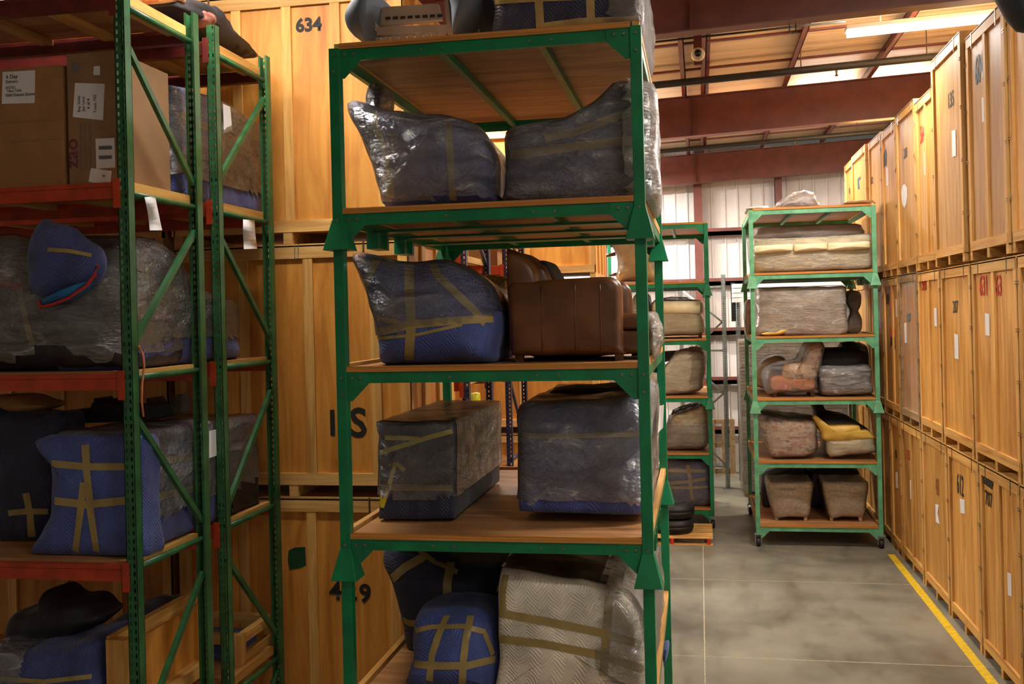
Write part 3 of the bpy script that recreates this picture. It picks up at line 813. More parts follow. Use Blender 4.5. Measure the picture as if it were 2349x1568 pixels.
for i in range(9):
    c2.append(right(YY2[i+1]+.06, YY2[i], T2Z, T3Z-.015+(.02 if i == 4 else 0)-.02, info2[i][0], battens=info2[i][1], tint='weathered' if i == 4 else None))
c2 = c2[1:]
mark(c2[6], '631', 2257, 657, .29, 'ink_red', FX, .72, .02); mark(c2[6], '63', 2291, 657, .28, 'ink_red', FX, .75, .02); lp(c2[6], 2265, 743, 10, 50, FX, 2)
mark(c2[5], '207', 2192, 705, .20, 'ink', FX, .8, .015); lp(c2[5], 2194, 793, 9, 56, FX, 3)
mark(c2[4], '588', 2120, 652, .26, 'ink_red', FX, .7, .01); lp(c2[4], 2146, 726, 6, 42, FX, 2)
label_paper(c2[3], [(2080, 720), (2089, 718), (2089, 735), (2081, 738)], mat='ink_grey', name='paint_patch'); lp(c2[3], 2077, 763, 5, 46)
label_paper(c2[2], [(2033, 680), (2037, 672), (2040, 680), (2039, 698), (2034, 698)], mat='ink', name='paint_patch')
label_paper(c2[2], [(2044, 672), (2049, 664), (2050, 690), (2048, 712), (2044, 714), (2042, 700)], mat='paint_orange', name='paint_patch')
label_paper(c2[2], [(2043, 752), (2048, 740), (2053, 755), (2053, 772), (2048, 768), (2043, 774)], mat='paint_orange', name='paint_patch')
label_paper(c2[2], [(2043, 775), (2048, 769), (2053, 773), (2054, 804), (2049, 782), (2043, 798)], mat='ink', name='paint_patch')
lp(c2[2], 2057, 706, 5, 42)
label_paper(c2[1], [(2016, 660), (2019, 656), (2019, 668), (2016, 670)], mat='ink', name='paint_patch'); lp(c2[1], 2018, 732, 4, 38)
label_paper(c2[7], [(2344, 648), (2352, 648), (2352, 722), (2345, 718)])
YY1 = YYp((2043, 2067, 2115, 2173, 2245, 2338), 1060); YY1 = [YY1[0]+4.4, YY1[0]+2.8, YY1[0]+1.4]+YY1+[YY1[-1]-1.45]
info1 = [('bottom-tier plywood crate at the row end by the white back wall', ()),
         ('bottom-tier plywood crate hidden behind the faded green rack', ()),
         ('bottom-tier plywood crate standing next to the faded green rack foot', (.5,)),
         ('narrow bottom-tier plywood crate with a black mark and white paper strip', ()),
         ('bottom-tier plywood crate with a red 533', (.5,)),
         ('bottom-tier plywood crate with 48 painted in brown and torn paper', ()),
         ('bottom-tier plywood crate with 612 painted in black and crooked paper', ()),
         ('bottom-tier plywood crate stencilled 707 below a black painted blot', (.5,)),
         ('bottom-tier plywood crate beside the 707 crate at the open end of the row', (.4,))]
c1 = []
for i in range(9):
    c1.append(right(YY1[i+1]+.05, YY1[i], T1Z, T2Z-.015, info1[i][0], battens=info1[i][1]))
c1 = c1[1:]
mark(c1[6], '707', 2268, 1146, .22, 'ink', FX, .8, .015); label_paper(c1[6], [(2253, 1080), (2259, 1082), (2268, 1086), (2275, 1096), (2279, 1110), (2276, 1122), (2262, 1112), (2254, 1104)], mat='ink', name='black_blot')
lp(c1[6], 2316, 1338, 9, 52, FX, 4)
mark(c1[5], '612', 2203, 1114, .34, 'ink', FX, .6, .01); label_paper(c1[5], [(2202, 1143), (2213, 1146), (2214, 1178), (2204, 1176)])
mark(c1[4], '48', 2150, 1118, .32, 'ink_brown', FX, .6, .0); label_paper(c1[4], [(2146, 1155), (2154, 1158), (2151, 1176), (2156, 1202), (2147, 1196)])
mark(c1[3], '533', 2084, 1044, .2, 'ink_red', FX, .75, .01); lp(c1[3], 2090, 1122, 5, 44, FX, 2)
mark(c1[2], '83', 2056, 1042, .18, 'ink', FX, .8, .02); lp(c1[2], 2057, 1100, 5, 36, FX, 1)

# ---- stacks facing the camera on the left
LYF = 8.0
def facing(x0, x1, yf, z0, z1, label, group, d_=1.42, **k):
    mp = lambda u, v_, z: (x0+u, yf+v_, z)
    return crate(mp, x1-x0, d_, z0, z1, label, group, ply='plywood', rail='lumber_h', sidebat=(.32, .66, .97), clips=(), **k)
SX0, SX1 = atY(405, 800, LYF).x, atY(938, 760, LYF).x
ZS = [.03, 2.24, 4.38, 6.50]
def bats(lst, y, x0=SX0, x1=SX1): return [(atY(p, y, LYF).x-x0)/(x1-x0) for p in lst]
g = 'crates behind the green racks'
s3 = facing(SX0, SX1, LYF, ZS[2], ZS[3], 'top plywood crate stencilled 634', g, battens=bats((541, 656, 768, 872), 100))
s2 = facing(SX0, SX1, LYF, ZS[1], ZS[2]-.015, 'middle plywood crate painted with black letters IS', g, battens=bats((560, 709, 861), 800))
s1 = facing(SX0, SX1, LYF, ZS[0], ZS[1]-.015, 'bottom plywood crate painted 429 with a green paint patch', g, battens=bats((560, 716, 905), 1300))
def mark_y(t, s_, px, py, size, mat, Y=LYF+.026, bold=.04, sx=1):
    text('stencil_number', s_, size, mat, atY(px, py, Y)+Vector((0, -.003, 0)), (1, 0, 0), (0, 0, 1), t, bold, sx)
mark_y(s3, '634', 708, 58, .155, 'ink', bold=.035)
mark_y(s2, 'I', 763, 972, .30, 'ink', bold=.02); mark_y(s2, 'S', 822, 972, .34, 'ink', bold=.02)
mark_y(s1, '4', 770, 1356, .21, 'ink', bold=.03); mark_y(s1, '2', 806, 1358, .20, 'ink', bold=.03); mark_y(s1, '9', 838, 1362, .21, 'ink', bold=.03)
pp = [atY(x, y, LYF+.024) for x, y in ((662, 1262), (676, 1255), (700, 1254), (702, 1296), (688, 1302), (664, 1306), (660, 1285))]
quad('paint_patch', pp, 'paint_green', s1, .002, (0, -1, 0))
for px in (676, 684):
    for py0, py1, tt in ((560, 592, s2),):
        MB().bar(atY(px, py0, LYF-.004), atY(px, py1, LYF-.004), .006, .004).build('lid_clip', 'grey_steel', tt)
OX0, OX1 = SX0-2.22, SX0-.13
o3 = facing(OX0, OX1, LYF+.05, ZS[2], ZS[3], 'top plywood crate beside the 634 crate, behind the cardboard boxes', g, battens=(.2, .4, .6, .8))
o2 = facing(OX0, OX1, LYF+.05, ZS[1], ZS[2]-.015, 'middle plywood crate behind the plastic-wrapped dark sofa', g, battens=(.25, .5, .75))
o1 = facing(OX0, OX1, LYF+.05, ZS[0], ZS[1]-.015, 'bottom plywood crate behind the low wooden box', g, battens=(.25, .5, .75))
g = 'plywood crates between the blue rack and the back wall'
PX1 = atY(1366, 600, 13.6).x
for k, (a, b_, nm) in enumerate([(4.2, 6.3, 'top far plywood crate behind the leather armchair back'), (2.1, 4.19, 'middle far plywood crate beyond the blue rack'), (.03, 2.09, 'bottom far plywood crate beyond the blue rack')]):
    facing(PX1-2.1, PX1, 13.6, a, b_, nm, g, battens=(.5, .78) if k else (.55,))

# ================================================================== STORED THINGS
def base_of(V):
    n_ = len(V); return (sum(v.x for v in V)/n_, sum(v.y for v in V)/n_, min(v.z for v in V))
def wrapped(name, label, cat, pf, mat, films=(), tapes=(), group=None, body='blanket_cover'):
    t = thing(name, label, cat, base_of(pf.v), group)
    pf.build(body, mat, t)
    for fm, keep, off in films: pf.shell('plastic_film', fm, t, off, keep)
    for pix, wd, tm in tapes: pf.tape(pix, wd, tm, t)
    return t
ALL = lambda c: True
def tilted_box(name, x0, x1, y0, y1, z0, z1, mat, parent, bevel=.01, jit=0):
    m_ = MB().box(x0, x1, y0, y1, z0, z1)
    if jit: m_.v = [(v[0]+random.uniform(-jit, jit), v[1]+random.uniform(-jit, jit), v[2]+(random.uniform(-jit, jit) if v[2] > z0 else 0)) for v in m_.v]
    return m_.build(name, mat, parent, bevel=bevel)
TP = 'tape_tan'
# ------------------------------------------------------------ near green rack, upper deck
l1 = Puff([(789, 232), (812, 230), (850, 244), (900, 252), (1000, 260), (1055, 268), (1092, 290), (1120, 330), (1134, 380), (1132, 430), (1126, 463), (1000, 466), (880, 470), (868, 462), (864, 430), (850, 385), (830, 335), (806, 280)],
          6.08, 1.25, bulge=.07, rnd=.22, edge=.14, amp=.014, seed=1, zmin=D4, back=(.9, .95))
t = wrapped('wrapped_armchair', 'blue blanket-wrapped armchair with two tan tape strips on the top green rack', 'armchair', l1, 'blanket_blue',
        [('film_hazy', lambda c: c.z > D4+.07, .012)],
        [([(856, 256), (866, 300), (884, 350), (892, 390), (897, 452)], .05, TP), ([(1026, 264), (1031, 330), (1036, 400), (1040, 458)], .045, TP)], 'wrapped armchairs')
# loose film hanging from its right shoulder
l2 = Puff([(1155, 297), (1200, 286), (1290, 268), (1350, 236), (1392, 206), (1414, 184), (1470, 190), (1492, 198), (1498, 260), (1494, 340), (1488, 456), (1300, 462), (1160, 458), (1153, 440), (1154, 370)],
          6.05, 1.3, bulge=.04, rnd=.16, edge=.10, amp=.012, seed=2, zmin=D4, back=(.92, .9))
t = wrapped('wrapped_armchair', 'blanket-wrapped armchair with a raised corner under creased stretch film, top green rack', 'armchair', l2, 'blanket_mid',
        [('film_hazy', lambda c: c.z > D4+.02, .012), ('film_white', lambda c: c.x > -.40, .03)],
        [([(1162, 357), (1240, 347), (1320, 336), (1452, 322)], .055, TP), ([(1250, 318), (1330, 300), (1400, 272), (1452, 256)], .05, TP)], 'wrapped armchairs')
quad('paper_label', [atX(x, y, -.30) for x, y in ((1503, 282), (1512, 280), (1505, 338), (1497, 342))], 'paper', t, .002, (1, 0, 0))
tl = bpy.data.objects['wrapped_armchair']
bl = Puff([(846, 196), (858, 188), (872, 196), (878, 215), (874, 250), (868, 290), (866, 330), (846, 330), (844, 290), (842, 230)], 6.42, .25, rnd=.3, edge=.06, amp=.008, seed=3)
bl.build('chair_wing', 'blanket_navy', tl); bl.shell('plastic_film', 'film_clear', tl, .01)
# ------------------------------------------------------------ near rack roof deck
rb = Puff([(1132, 12), (1136, -60), (1300, -75), (1462, -85), (1470, -20), (1468, 48), (1440, 58), (1300, 70), (1140, 78)], 5.98, 1.5, bulge=.03, rnd=.12, edge=.06, amp=.01, seed=4, zmin=D_TOP, sharp=False)
t = wrapped('wrapped_box', 'navy blanket-wrapped box with tan tape grid on the very top deck', 'wrapped box', rb, 'blanket_navy', [('film_clear', lambda c: c.x > -.5, .012)],
        [([(1234, -60), (1236, 0), (1240, 72)], .05, TP), ([(1352, -70), (1354, 0), (1356, 66)], .05, TP), ([(1240, 62), (1330, 50), (1462, 46)], .045, TP), ([(1136, 2), (1230, -4), (1340, -8)], .045, TP)])
kx0, kx1 = atY(846, 60, 6.1).x, atY(1040, 60, 6.1).x
t = thing('slatted_chair', 'beige slatted plastic chair between grey padded cushions on the very top deck', 'chair', ((kx0+kx1)/2, 6.4, D_TOP))
sp = Puff([(838, 106), (828, 90), (800, 72), (786, 48), (788, 20), (812, -20), (840, -40), (852, 0), (850, 60), (846, 100)], 6.02, .8, rnd=.35, edge=.10, amp=.006, seed=5, zmin=D_TOP)
sp.build('side_cushion', 'grey_puff', t)
sp = Puff([(1034, 72), (1030, 20), (1028, -40), (1110, -50), (1100, 10), (1080, 40), (1052, 66)], 6.05, .8, rnd=.35, edge=.1, amp=.006, seed=6)
sp.build('side_cushion', 'grey_puff', t)
zf = lambda px, py: atY(px, py, 6.08).z
m_ = MB(); m_.prism([atY(x, y, 6.20) for x, y in ((868, 58), (1012, 44), (1004, 8), (878, 16))], (0, .05, 0)).build('back_panel', 'beige_plastic', t)
MB().prism([atY(x, y, 6.14) for x, y in ((856, 82), (1030, 72), (1024, 56), (862, 62))], (0, .05, 0)).build('seat_rail', 'beige_plastic', t)
MB().prism([atY(x, y, 6.10) for x, y in ((842, 104), (856, 64), (844, 0), (838, -30), (848, -30), (862, 60), (852, 104))], (0, .06, 0)).build('frame_leg', 'beige_plastic', t)
MB().prism([atY(x, y, 6.10) for x, y in ((1030, 86), (1022, 40), (1016, -30), (1026, -30), (1032, 40), (1042, 86))], (0, .06, 0)).build('frame_leg', 'beige_plastic', t)
for k in range(9):
    x = 866+k*18.5; y = 102-k*1.6
    MB().prism([atY(a, b_, 6.12) for a, b_ in ((x-4, y+1), (x+5, y), (x+7, y-17), (x-6, y-16))], (0, .03, 0)).build('slat', 'beige_plastic', t)
for k in range(8):
    x = 884+k*17; MB().prism([atY(a, b_, 6.19) for a, b_ in ((x, 45-k*.9), (x+11, 44-k*.9), (x+11, 38-k*.9), (x, 39-k*.9))], (0, .008, 0)).build('vent_slot', 'dark_gap', t)
for k in range(8):
    x = 1042+k*8; MB().bar(atY(x, 92-k*1.2, 6.3), atY(x+2, 30, 6.3), .012, .02).build('slat', 'beige_plastic', t)
# ------------------------------------------------------------ deck with the leather chair
m1 = Puff([(792, 577), (812, 576), (850, 588), (900, 598), (960, 602), (1010, 600), (1050, 610), (1088, 632), (1116, 664), (1135, 706), (1140, 750), (1136, 796), (1120, 836), (1000, 840), (880, 842), (864, 836), (860, 800), (852, 752), (836, 700), (815, 640), (798, 602)],
          6.0, 1.15, bulge=.10, rnd=.28, edge=.18, amp=.02, freq=4, seed=7, zmin=D3, back=(.9, .92))
zf2 = lambda c: c.z > D3+.16+.10*(-1.2-c.x)*-1+.02*math.sin(c.x*6)
wrapped('wrapped_armchair', 'bright blue blanket-wrapped armchair crossed with tan tape beside the leather armchair', 'armchair', m1, 'blanket_blue',
        [('film_clear', lambda c: c.z > D3+.20+.16*(c.x+1.9), .012)],
        [([(938, 606), (940, 680), (944, 745), (940, 790), (938, 834)], .06, TP), ([(992, 606), (1006, 634), (1050, 676), (1092, 716), (1112, 742)], .05, TP),
         ([(858, 764), (900, 754), (945, 744), (1030, 736), (1130, 730)], .05, TP), ([(846, 722), (895, 736), (945, 745)], .03, TP),
         ([(866, 596), (850, 628), (832, 668)], .05, TP), ([(830, 600), (806, 618)], .045, TP), ([(868, 776), (960, 766), (1060, 744)], .02, TP)], 'wrapped armchairs')
# leather club chair, side on
t = thing('leather_armchair', 'brown leather club armchair standing side-on on the green rack', 'armchair', tuple(atY(1300, 828, 6.5).xy)+(D3,))
cy0, cy1 = 6.10, 6.98
def panel_y(pix, y, dep, name, mat='leather', amp=.004, rnd=.18, edge=.05, bulge=.02, seed=0, sharp=False, **k):
    return Puff(pix, y, dep, bulge=bulge, rnd=rnd, edge=edge, amp=amp, seed=seed, sharp=sharp, **k).build(name, mat, t)
panel_y([(1163, 652), (1200, 646), (1300, 638), (1390, 634), (1412, 640), (1424, 658), (1427, 720), (1428, 800), (1424, 812), (1300, 814), (1180, 816), (1170, 806), (1166, 740)], cy0, .17, 'arm', seed=1, rnd=.14, edge=.06, bulge=.015)
panel_y([(1176, 652), (1300, 646), (1400, 644), (1432, 650), (1446, 668), (1449, 720), (1449, 790), (1440, 810), (1200, 812)], cy1-.2, .17, 'arm', seed=2, rnd=.14, edge=.06)
panel_y([(1160, 574), (1168, 570), (1182, 576), (1215, 600), (1232, 640), (1234, 720), (1230, 800), (1172, 808), (1166, 740), (1161, 640)], cy0+.04, cy1-cy0-.08, 'backrest', seed=3, rnd=.16, edge=.05)
panel_y([(1186, 590), (1240, 604), (1262, 640), (1276, 690), (1290, 720), (1230, 730), (1200, 680)], cy0+.2, cy1-cy0-.4, 'back_cushion', 'leather', seed=4)
panel_y([(1236, 604), (1246, 597), (1256, 604), (1276, 640), (1284, 660), (1262, 664)], cy0+.3, .5, 'throw_pillow', 'dark_fabric', seed=5)
panel_y([(1260, 722), (1420, 718), (1470, 718), (1488, 724), (1492, 738), (1488, 752), (1470, 756), (1260, 758)], cy0+.19, cy1-cy0-.4, 'seat_cushion', seed=6, edge=.03)
panel_y([(1240, 758), (1430, 758), (1484, 758), (1490, 770), (1489, 798), (1480, 810), (1240, 814)], cy0+.15, cy1-cy0-.3, 'seat_base', seed=7, edge=.03)
for px in (1242, 1318, 1376):            # upholstery seams on the outer arm
    MB().tube([atY(px+(y-650)*.02, y, cy0-.012) for y in (652, 700, 760, 808)], .004, 6).build('seam', 'leather', t, True)
for px, y in ((1192, cy0+.08), (1420, cy0+.08), (1192, cy1-.1), (1440, cy1-.1)):
    p = atY(px, 800, cy0+.08); MB().frustum((p.x, y), .045, D3, .06, D3+.07).build('leg', 'dark_wood', t)
# torn clear sheet hanging over its seat front
sh = Puff([(1472, 724), (1492, 716), (1506, 732), (1514, 770), (1510, 800), (1500, 826), (1492, 800), (1490, 760)], 6.25, .6, rnd=.3, edge=.05, amp=.02, freq=12, seed=9)
tt = sh.build('plastic_sheet', 'film_white', t)
tb = Puff([(1086, 640), (1110, 628), (1140, 634), (1164, 646), (1166, 700), (1166, 790), (1140, 800), (1110, 790), (1100, 720)], 7.15, .7, rnd=.25, edge=.10, amp=.02, freq=9, seed=10, zmin=D3)
wrapped('straw_ottoman', 'tan woven straw bundle squeezed between the blue bundle and the leather armchair', 'bundle', tb, 'straw', body='woven_body')
# ------------------------------------------------------------ deck with the taped box
bx0, bx1 = atY(870, 1080, 6.2).x, atY(1041, 1080, 6.2).x
nb = Puff([(866, 972), (875, 970), (1000, 970), (1040, 969), (1041, 1000), (1041, 1100), (1041, 1190), (960, 1192), (868, 1191), (869, 1100), (872, 1000)], 6.2, 1.5, bulge=.012, rnd=.06, edge=.025, amp=.007, freq=7, seed=11, zmin=D2, sharp=True)
t = wrapped('wrapped_box', 'navy quilt-wrapped box with yellow tape zigzag and brownish stretch film', 'wrapped box', nb, 'blanket_navy',
        [('film_clear', lambda c: c.z > D2+.17 and c.y < 6.26, .014), ('film_brown', lambda c: c.z > D2+.16 and c.y >= 6.24, .016)],
        [([(874, 1003), (920, 1004), (962, 1006)], .028, 'tape_yellow'), ([(874, 1037), (930, 1020), (980, 1004), (1038, 988)], .03, 'tape_yellow'),
         ([(929, 1078), (908, 1061)], .028, 'tape_yellow'), ([(908, 1061), (894, 1110), (877, 1163)], .028, 'tape_yellow'), ([(877, 1163), (872, 1124)], .024, 'tape_yellow'),
         ([(874, 1116), (950, 1118), (1038, 1118)], .04, TP)])
n2 = Puff([(1190, 932), (1240, 926), (1330, 924), (1420, 914), (1462, 908), (1480, 926), (1484, 1000), (1482, 1100), (1478, 1176), (1440, 1186), (1320, 1182), (1205, 1178), (1186, 1164), (1186, 1080), (1187, 1000)],
          6.22, 1.65, bulge=.05, rnd=.14, edge=.09, amp=.016, freq=4.5, seed=12, zmin=D2, back=(.97, 1.0))
t = wrapped('wrapped_armchair', 'large blue blanket-wrapped chair with glossy stretch film beside the yellow-taped box', 'armchair', n2, 'blanket_blue',
        [('film_hazy', lambda c: c.z > D2+.14, .013), ('film_white', lambda c: c.x > -.34, .03)],
        [([(1190, 998), (1300, 1000), (1474, 995)], .03, TP)], 'wrapped armchairs')
quad('paper_label', [atX(x, y, -.27) for x, y in ((1514, 930), (1523, 928), (1521, 980), (1510, 992))], 'paper', t, .002, (1, 0, 0))
dk = Puff([(1210, 930), (1260, 900), (1340, 892), (1420, 888), (1438, 876), (1458, 892), (1466, 930), (1400, 936), (1300, 938)], 6.9, .6, rnd=.3, edge=.06, amp=.01, seed=13)
tt = dk.build('folded_cover', 'dark_fabric', t)
# ------------------------------------------------------------ lower deck
o1_ = Puff([(870, 1300), (868, 1276), (884, 1258), (920, 1248), (960, 1254), (990, 1262), (1020, 1282), (1070, 1296), (1120, 1300), (1142, 1312), (1146, 1420), (1140, 1500), (1000, 1520), (935, 1500), (915, 1450), (902, 1390), (888, 1340)],
           6.75, 1.2, bulge=.08, rnd=.28, edge=.16, amp=.02, freq=4, seed=14)
o1_.zl = D1
t = wrapped('wrapped_armchair', 'near-black navy blanket-wrapped armchair behind the small blue bundle', 'armchair', o1_, 'blanket_navy', (),
        [([(1034, 1290), (1026, 1340), (1028, 1400), (1036, 1440)], .06, TP), ([(885, 1340), (930, 1300), (975, 1275)], .06, TP), ([(905, 1410), (940, 1428), (980, 1430)], .05, TP), ([(960, 1262), (1000, 1290), (1050, 1312)], .04, TP)], 'wrapped armchairs')
MB().box(-1.9, -1.25, 6.95, 7.75, D1, D1+.32).build('seat_base', 'blanket_navy', t, bevel=.04)
o2_ = Puff([(940, 1440), (952, 1416), (1000, 1408), (1080, 1410), (1118, 1428), (1136, 1470), (1140, 1530), (1142, 1600), (1130, 1640), (1040, 1650), (930, 1640), (918, 1600), (924, 1550), (938, 1520), (934, 1480)],
           6.08, .62, bulge=.10, rnd=.4, edge=.20, amp=.02, freq=5, seed=15, zmin=D1)
wrapped('wrapped_stool', 'small bright blue blanket bundle with a tan tape grid', 'bundle', o2_, 'blanket_blue', (),
        [([(1026, 1412), (1005, 1460), (992, 1500), (985, 1560)], .045, TP), ([(1080, 1412), (1068, 1470), (1062, 1520), (1060, 1568)], .045, TP), ([(942, 1522), (1000, 1526), (1070, 1526), (1136, 1510)], .045, TP), ([(954, 1446), (990, 1438), (1060, 1436), (1110, 1448), (1130, 1500)], .035, TP)])
o3_ = Puff([(1142, 1322), (1170, 1312), (1240, 1324), (1330, 1338), (1400, 1350), (1420, 1360), (1450, 1392), (1470, 1440), (1478, 1500), (1480, 1580), (1480, 1660), (1300, 1664), (1142, 1660), (1140, 1500)],
           6.05, 2.0, bulge=.03, rnd=.12, edge=.07, amp=.012, freq=5, seed=16, zmin=D1, back=(1, 1.03))
t = wrapped('wrapped_sofa', 'white quilted-blanket wrapped sofa end with brown plastic over its top', 'sofa', o3_, 'blanket_white',
        [('brown_sheet', lambda c: c.y > 6.14 and c.z > D1+.60 and c.x < -.60, .012), ('film_clear', lambda c: c.x > -.62, .02), ('film_white', lambda c: c.x > -.5 and c.y > 6.12, .04)],
        [([(1146, 1405), (1240, 1422), (1380, 1450), (1470, 1478)], .05, TP), ([(1146, 1464), (1250, 1476), (1380, 1502), (1474, 1534)], .05, TP), ([(1398, 1366), (1392, 1440), (1384, 1548)], .05, TP), ([(1160, 1318), (1152, 1360), (1154, 1398)], .045, TP)])
sc = Puff([(1520, 1492), (1532, 1486), (1534, 1500), (1530, 1516), (1522, 1530), (1518, 1512)], 7.3, .2, rnd=.4, edge=.03, amp=.01, seed=17)
tag(sc.build('blue_rag', 'blanket_blue'), 'scrap of blue blanket hanging off the lower green deck edge', 'rag')

# ------------------------------------------------------------ left pallet rack
z = LZ[1]+.012
def carton(x0, x1, y0, y1, z1, label, mat):
    t = thing('cardboard_box', label, 'box', ((x0+x1)/2, (y0+y1)/2, z))
    tilted_box('carton', x0, x1, y0, y1, z, z1, mat, t, .006)
    MB().box((x0+x1)/2-.03, (x0+x1)/2+.03, y0+.01, y1-.01, z1, z1+.002).build('packing_tape', TP, t)
    return t
Yc = 5.72
X_a, X_b = atY(-60, 300, Yc).x, atY(146, 300, Yc).x
X_c, X_d = atY(156, 300, Yc).x, atY(268, 300, Yc).x
t = carton(X_a, X_b, Yc, Yc+.6, atY(90, 152, Yc).z, 'dull brown cardboard box with a handwritten white sheet', 'cardboard')
pq = lambda pix, y: [atY(a, b_, y) for a, b_ in pix]
o = quad('paper_label', pq(((6, 165), (80, 161), (79, 236), (4, 238)), Yc-.003), 'paper', t, .002)
R_, U_ = (1, 0, 0), (0, 0, 1)
for s_, px, py, sz in (('6 Day', 27, 176, .035), ('Delivery', 27, 187, .026), ('0/27/21', 25, 201, .024), ('New Tank', 33, 208, .024), ('7000 Deluxe Queen', 46, 217, .026)):
    text('handwriting', s_, sz, 'ink', atY(px, py, Yc-.007), R_, U_, t, .01)
for py in (277, 322):
    MB().box(X_a, X_b+.001, Yc-.002, Yc-.0005, atY(70, py, Yc).z-.006, atY(70, py, Yc).z+.006).build('seam_tape', 'cardboard_grey', t)
t = carton(X_c, X_d, Yc, Yc+.64, atY(200, 120, Yc).z, 'tall brown carton with shipping labels and purple print', 'cardboard_grey')
quad('paper_label', pq(((172, 190), (240, 192), (236, 276), (167, 268)), Yc-.003), 'paper', t)
quad('paper_label', pq(((219, 318), (262, 316), (264, 384), (221, 387)), Yc-.003), 'paper', t)
quad('paper_label', pq(((208, 385), (256, 392), (253, 423), (203, 417)), Yc-.004), 'paper', t)
quad('paper_label', pq(((215, 152), (229, 151), (229, 172), (214, 172)), Yc-.003), 'paper', t)
quad('symbol_print', pq(((164, 145), (182, 145), (180, 163), (166, 164)), Yc-.003), 'ink_grey', t)
V_ = (0, 0, 1); W_ = (-1, 0, 0)
text('printed_word', 'zao', .135, 'ink_purple', atY(165, 352, Yc-.004), V_, W_, t, .01)
for px in (186, 196, 207): text('printed_line', 'FRAGILE HANDLE WITH CARE', .022, 'ink_grey', atY(px, 336, Yc-.004), V_, W_, t, .0)
for px, s_ in ((181, 'Bay Suite'), (191, 'Jan Levy'), (203, '4 of 4'), (218, 'Trans 702')): text('handwriting', s_, .028, 'ink', atY(px, 238, Yc-.007), V_, W_, t, .006)
for py in (339, 361): MB().prism(pq(((226, py-4), (256, py-5), (257, py+3), (227, py+4)), Yc-.006), (0, .001, 0)).build('barcode', 'ink_grey', t)
text('handwriting', 'II', .03, 'ink', atY(238, 403, Yc-.009), V_, W_, t, .01)
# blue slab wrapped on edge across both rows
sx_ = -3.56
bs = Puff([(403, 197), (440, 207), (520, 238), (602, 288), (603, 400), (601, 494), (520, 486), (402, 470), (402, 330)], sx_, .34, plane='X', bulge=.008, rnd=.08, edge=.03, amp=.008, freq=6, seed=20, zmin=LZ[1]+.013, sharp=True)
t = wrapped('wrapped_headboard', 'tall slab wrapped in blue blanket and film beside the cartons', 'wrapped panel', bs, 'blanket_blue',
            [('film_hazy', lambda c: c.z > LZ[1]+.18, .012), ('film_brown', lambda c: c.z > LZ[1]+.19 and c.y > 6.95, .016)],
            [([(415, 262), (470, 290), (560, 330)], .05, TP)])
quad('paper_label', [atX(a, b_, sx_+.02) for a, b_ in ((512, 238), (528, 245), (533, 300), (514, 305))], 'paper', t, .002, (1, 0, 0))
# things on the very top
jk = Puff([(400, 10), (430, -10), (480, 8), (500, 14), (530, 50), (560, 96), (600, 130), (560, 120), (500, 92), (440, 40)], -3.55, .5, plane='X', rnd=.3, edge=.06, amp=.02, freq=8, seed=21, zmin=LZ[0]+.013)
t = wrapped('draped_clothes', 'dark jacket and satin garment draped on the top rack deck', 'clothes', jk, 'dark_fabric', body='jacket')
Puff([(455, 20), (478, 26), (494, 42), (490, 58), (476, 64), (462, 50)], -3.53, .3, plane='X', rnd=.4, edge=.05, amp=.015, freq=14, seed=22).build('satin_garment', 'satin_brown', t)
fb = Puff([(370, -30), (420, -30), (428, 0), (424, 14), (410, 6), (390, 6), (370, -8)], -3.58, .5, plane='X', rnd=.4, edge=.05, amp=.02, freq=14, seed=23, zmin=LZ[0]+.013)
wrapped('fur_bundle', 'brown and white mottled bundle on the top rack deck', 'bundle', fb, 'floral_fabric', body='mottled_body')
# middle level
z = LZ[2]+.013
ds = Puff([(-70, 560), (-20, 540), (40, 545), (120, 560), (210, 560), (262, 566), (290, 600), (296, 700), (296, 800), (292, 846), (200, 850), (60, 852), (-60, 852), (-80, 700)], 5.72, .72, bulge=.10, rnd=.3, edge=.16, amp=.03, freq=4, seed=24, zmin=z)
tds = wrapped('wrapped_sofa', 'dark sofa under creased clear plastic with a blue blanket skirt, reaching across the rack flue', 'sofa', ds, 'charcoal_fabric',
        [('film_hazy', lambda c: c.z > LZ[2]+.13+.05*math.sin(c.x*9), .014)], [([(40, 640), (52, 700), (66, 760), (76, 790)], .04, TP), ([(0, 650), (30, 652), (50, 658)], .035, 'ink_red')])
bk = Puff([(46, 600), (52, 560), (75, 515), (95, 498), (130, 512), (170, 540), (205, 560), (222, 585), (222, 625), (205, 650), (150, 670), (100, 685), (66, 676), (52, 640)], 5.52, .15, bulge=.05, rnd=.4, edge=.07, amp=.03, freq=5, seed=25)
t = wrapped('folded_blanket', 'blue moving blanket with red edging slung over the plastic-wrapped sofa', 'blanket', bk, 'blanket_mid', (), [([(110, 572), (160, 576), (210, 586)], .025, TP)])
Puff([(90, 688), (130, 670), (190, 645), (196, 652), (160, 680), (100, 700)], 5.51, .10, rnd=.3, edge=.03, amp=.006, seed=26).build('lining', 'cyan_cloth', t)
MB().tube([atY(a, b_, 5.50) for a, b_ in ((88, 690), (94, 704), (120, 698), (160, 682), (200, 654), (218, 630), (224, 606))], .010, 8).build('red_edging', 'red_cloth', t, True)
wc = Puff([(305, 556), (340, 552), (372, 562), (404, 586), (432, 628), (470, 668), (510, 686), (550, 700), (553, 770), (552, 828), (480, 838), (400, 846), (306, 850), (304, 700)], -3.53, .62, plane='X', bulge=.05, rnd=.2, edge=.10, amp=.02, freq=4, seed=27, zmin=z)
wc.build('end_cover', 'blanket_navy', tds)
wc.shell('plastic_film', 'film_brown', tds, .014, lambda c: c.z > LZ[2]+.21 and c.y > 6.25); wc.shell('plastic_film', 'film_clear', tds, .024, lambda c: c.z > LZ[2]+.19)
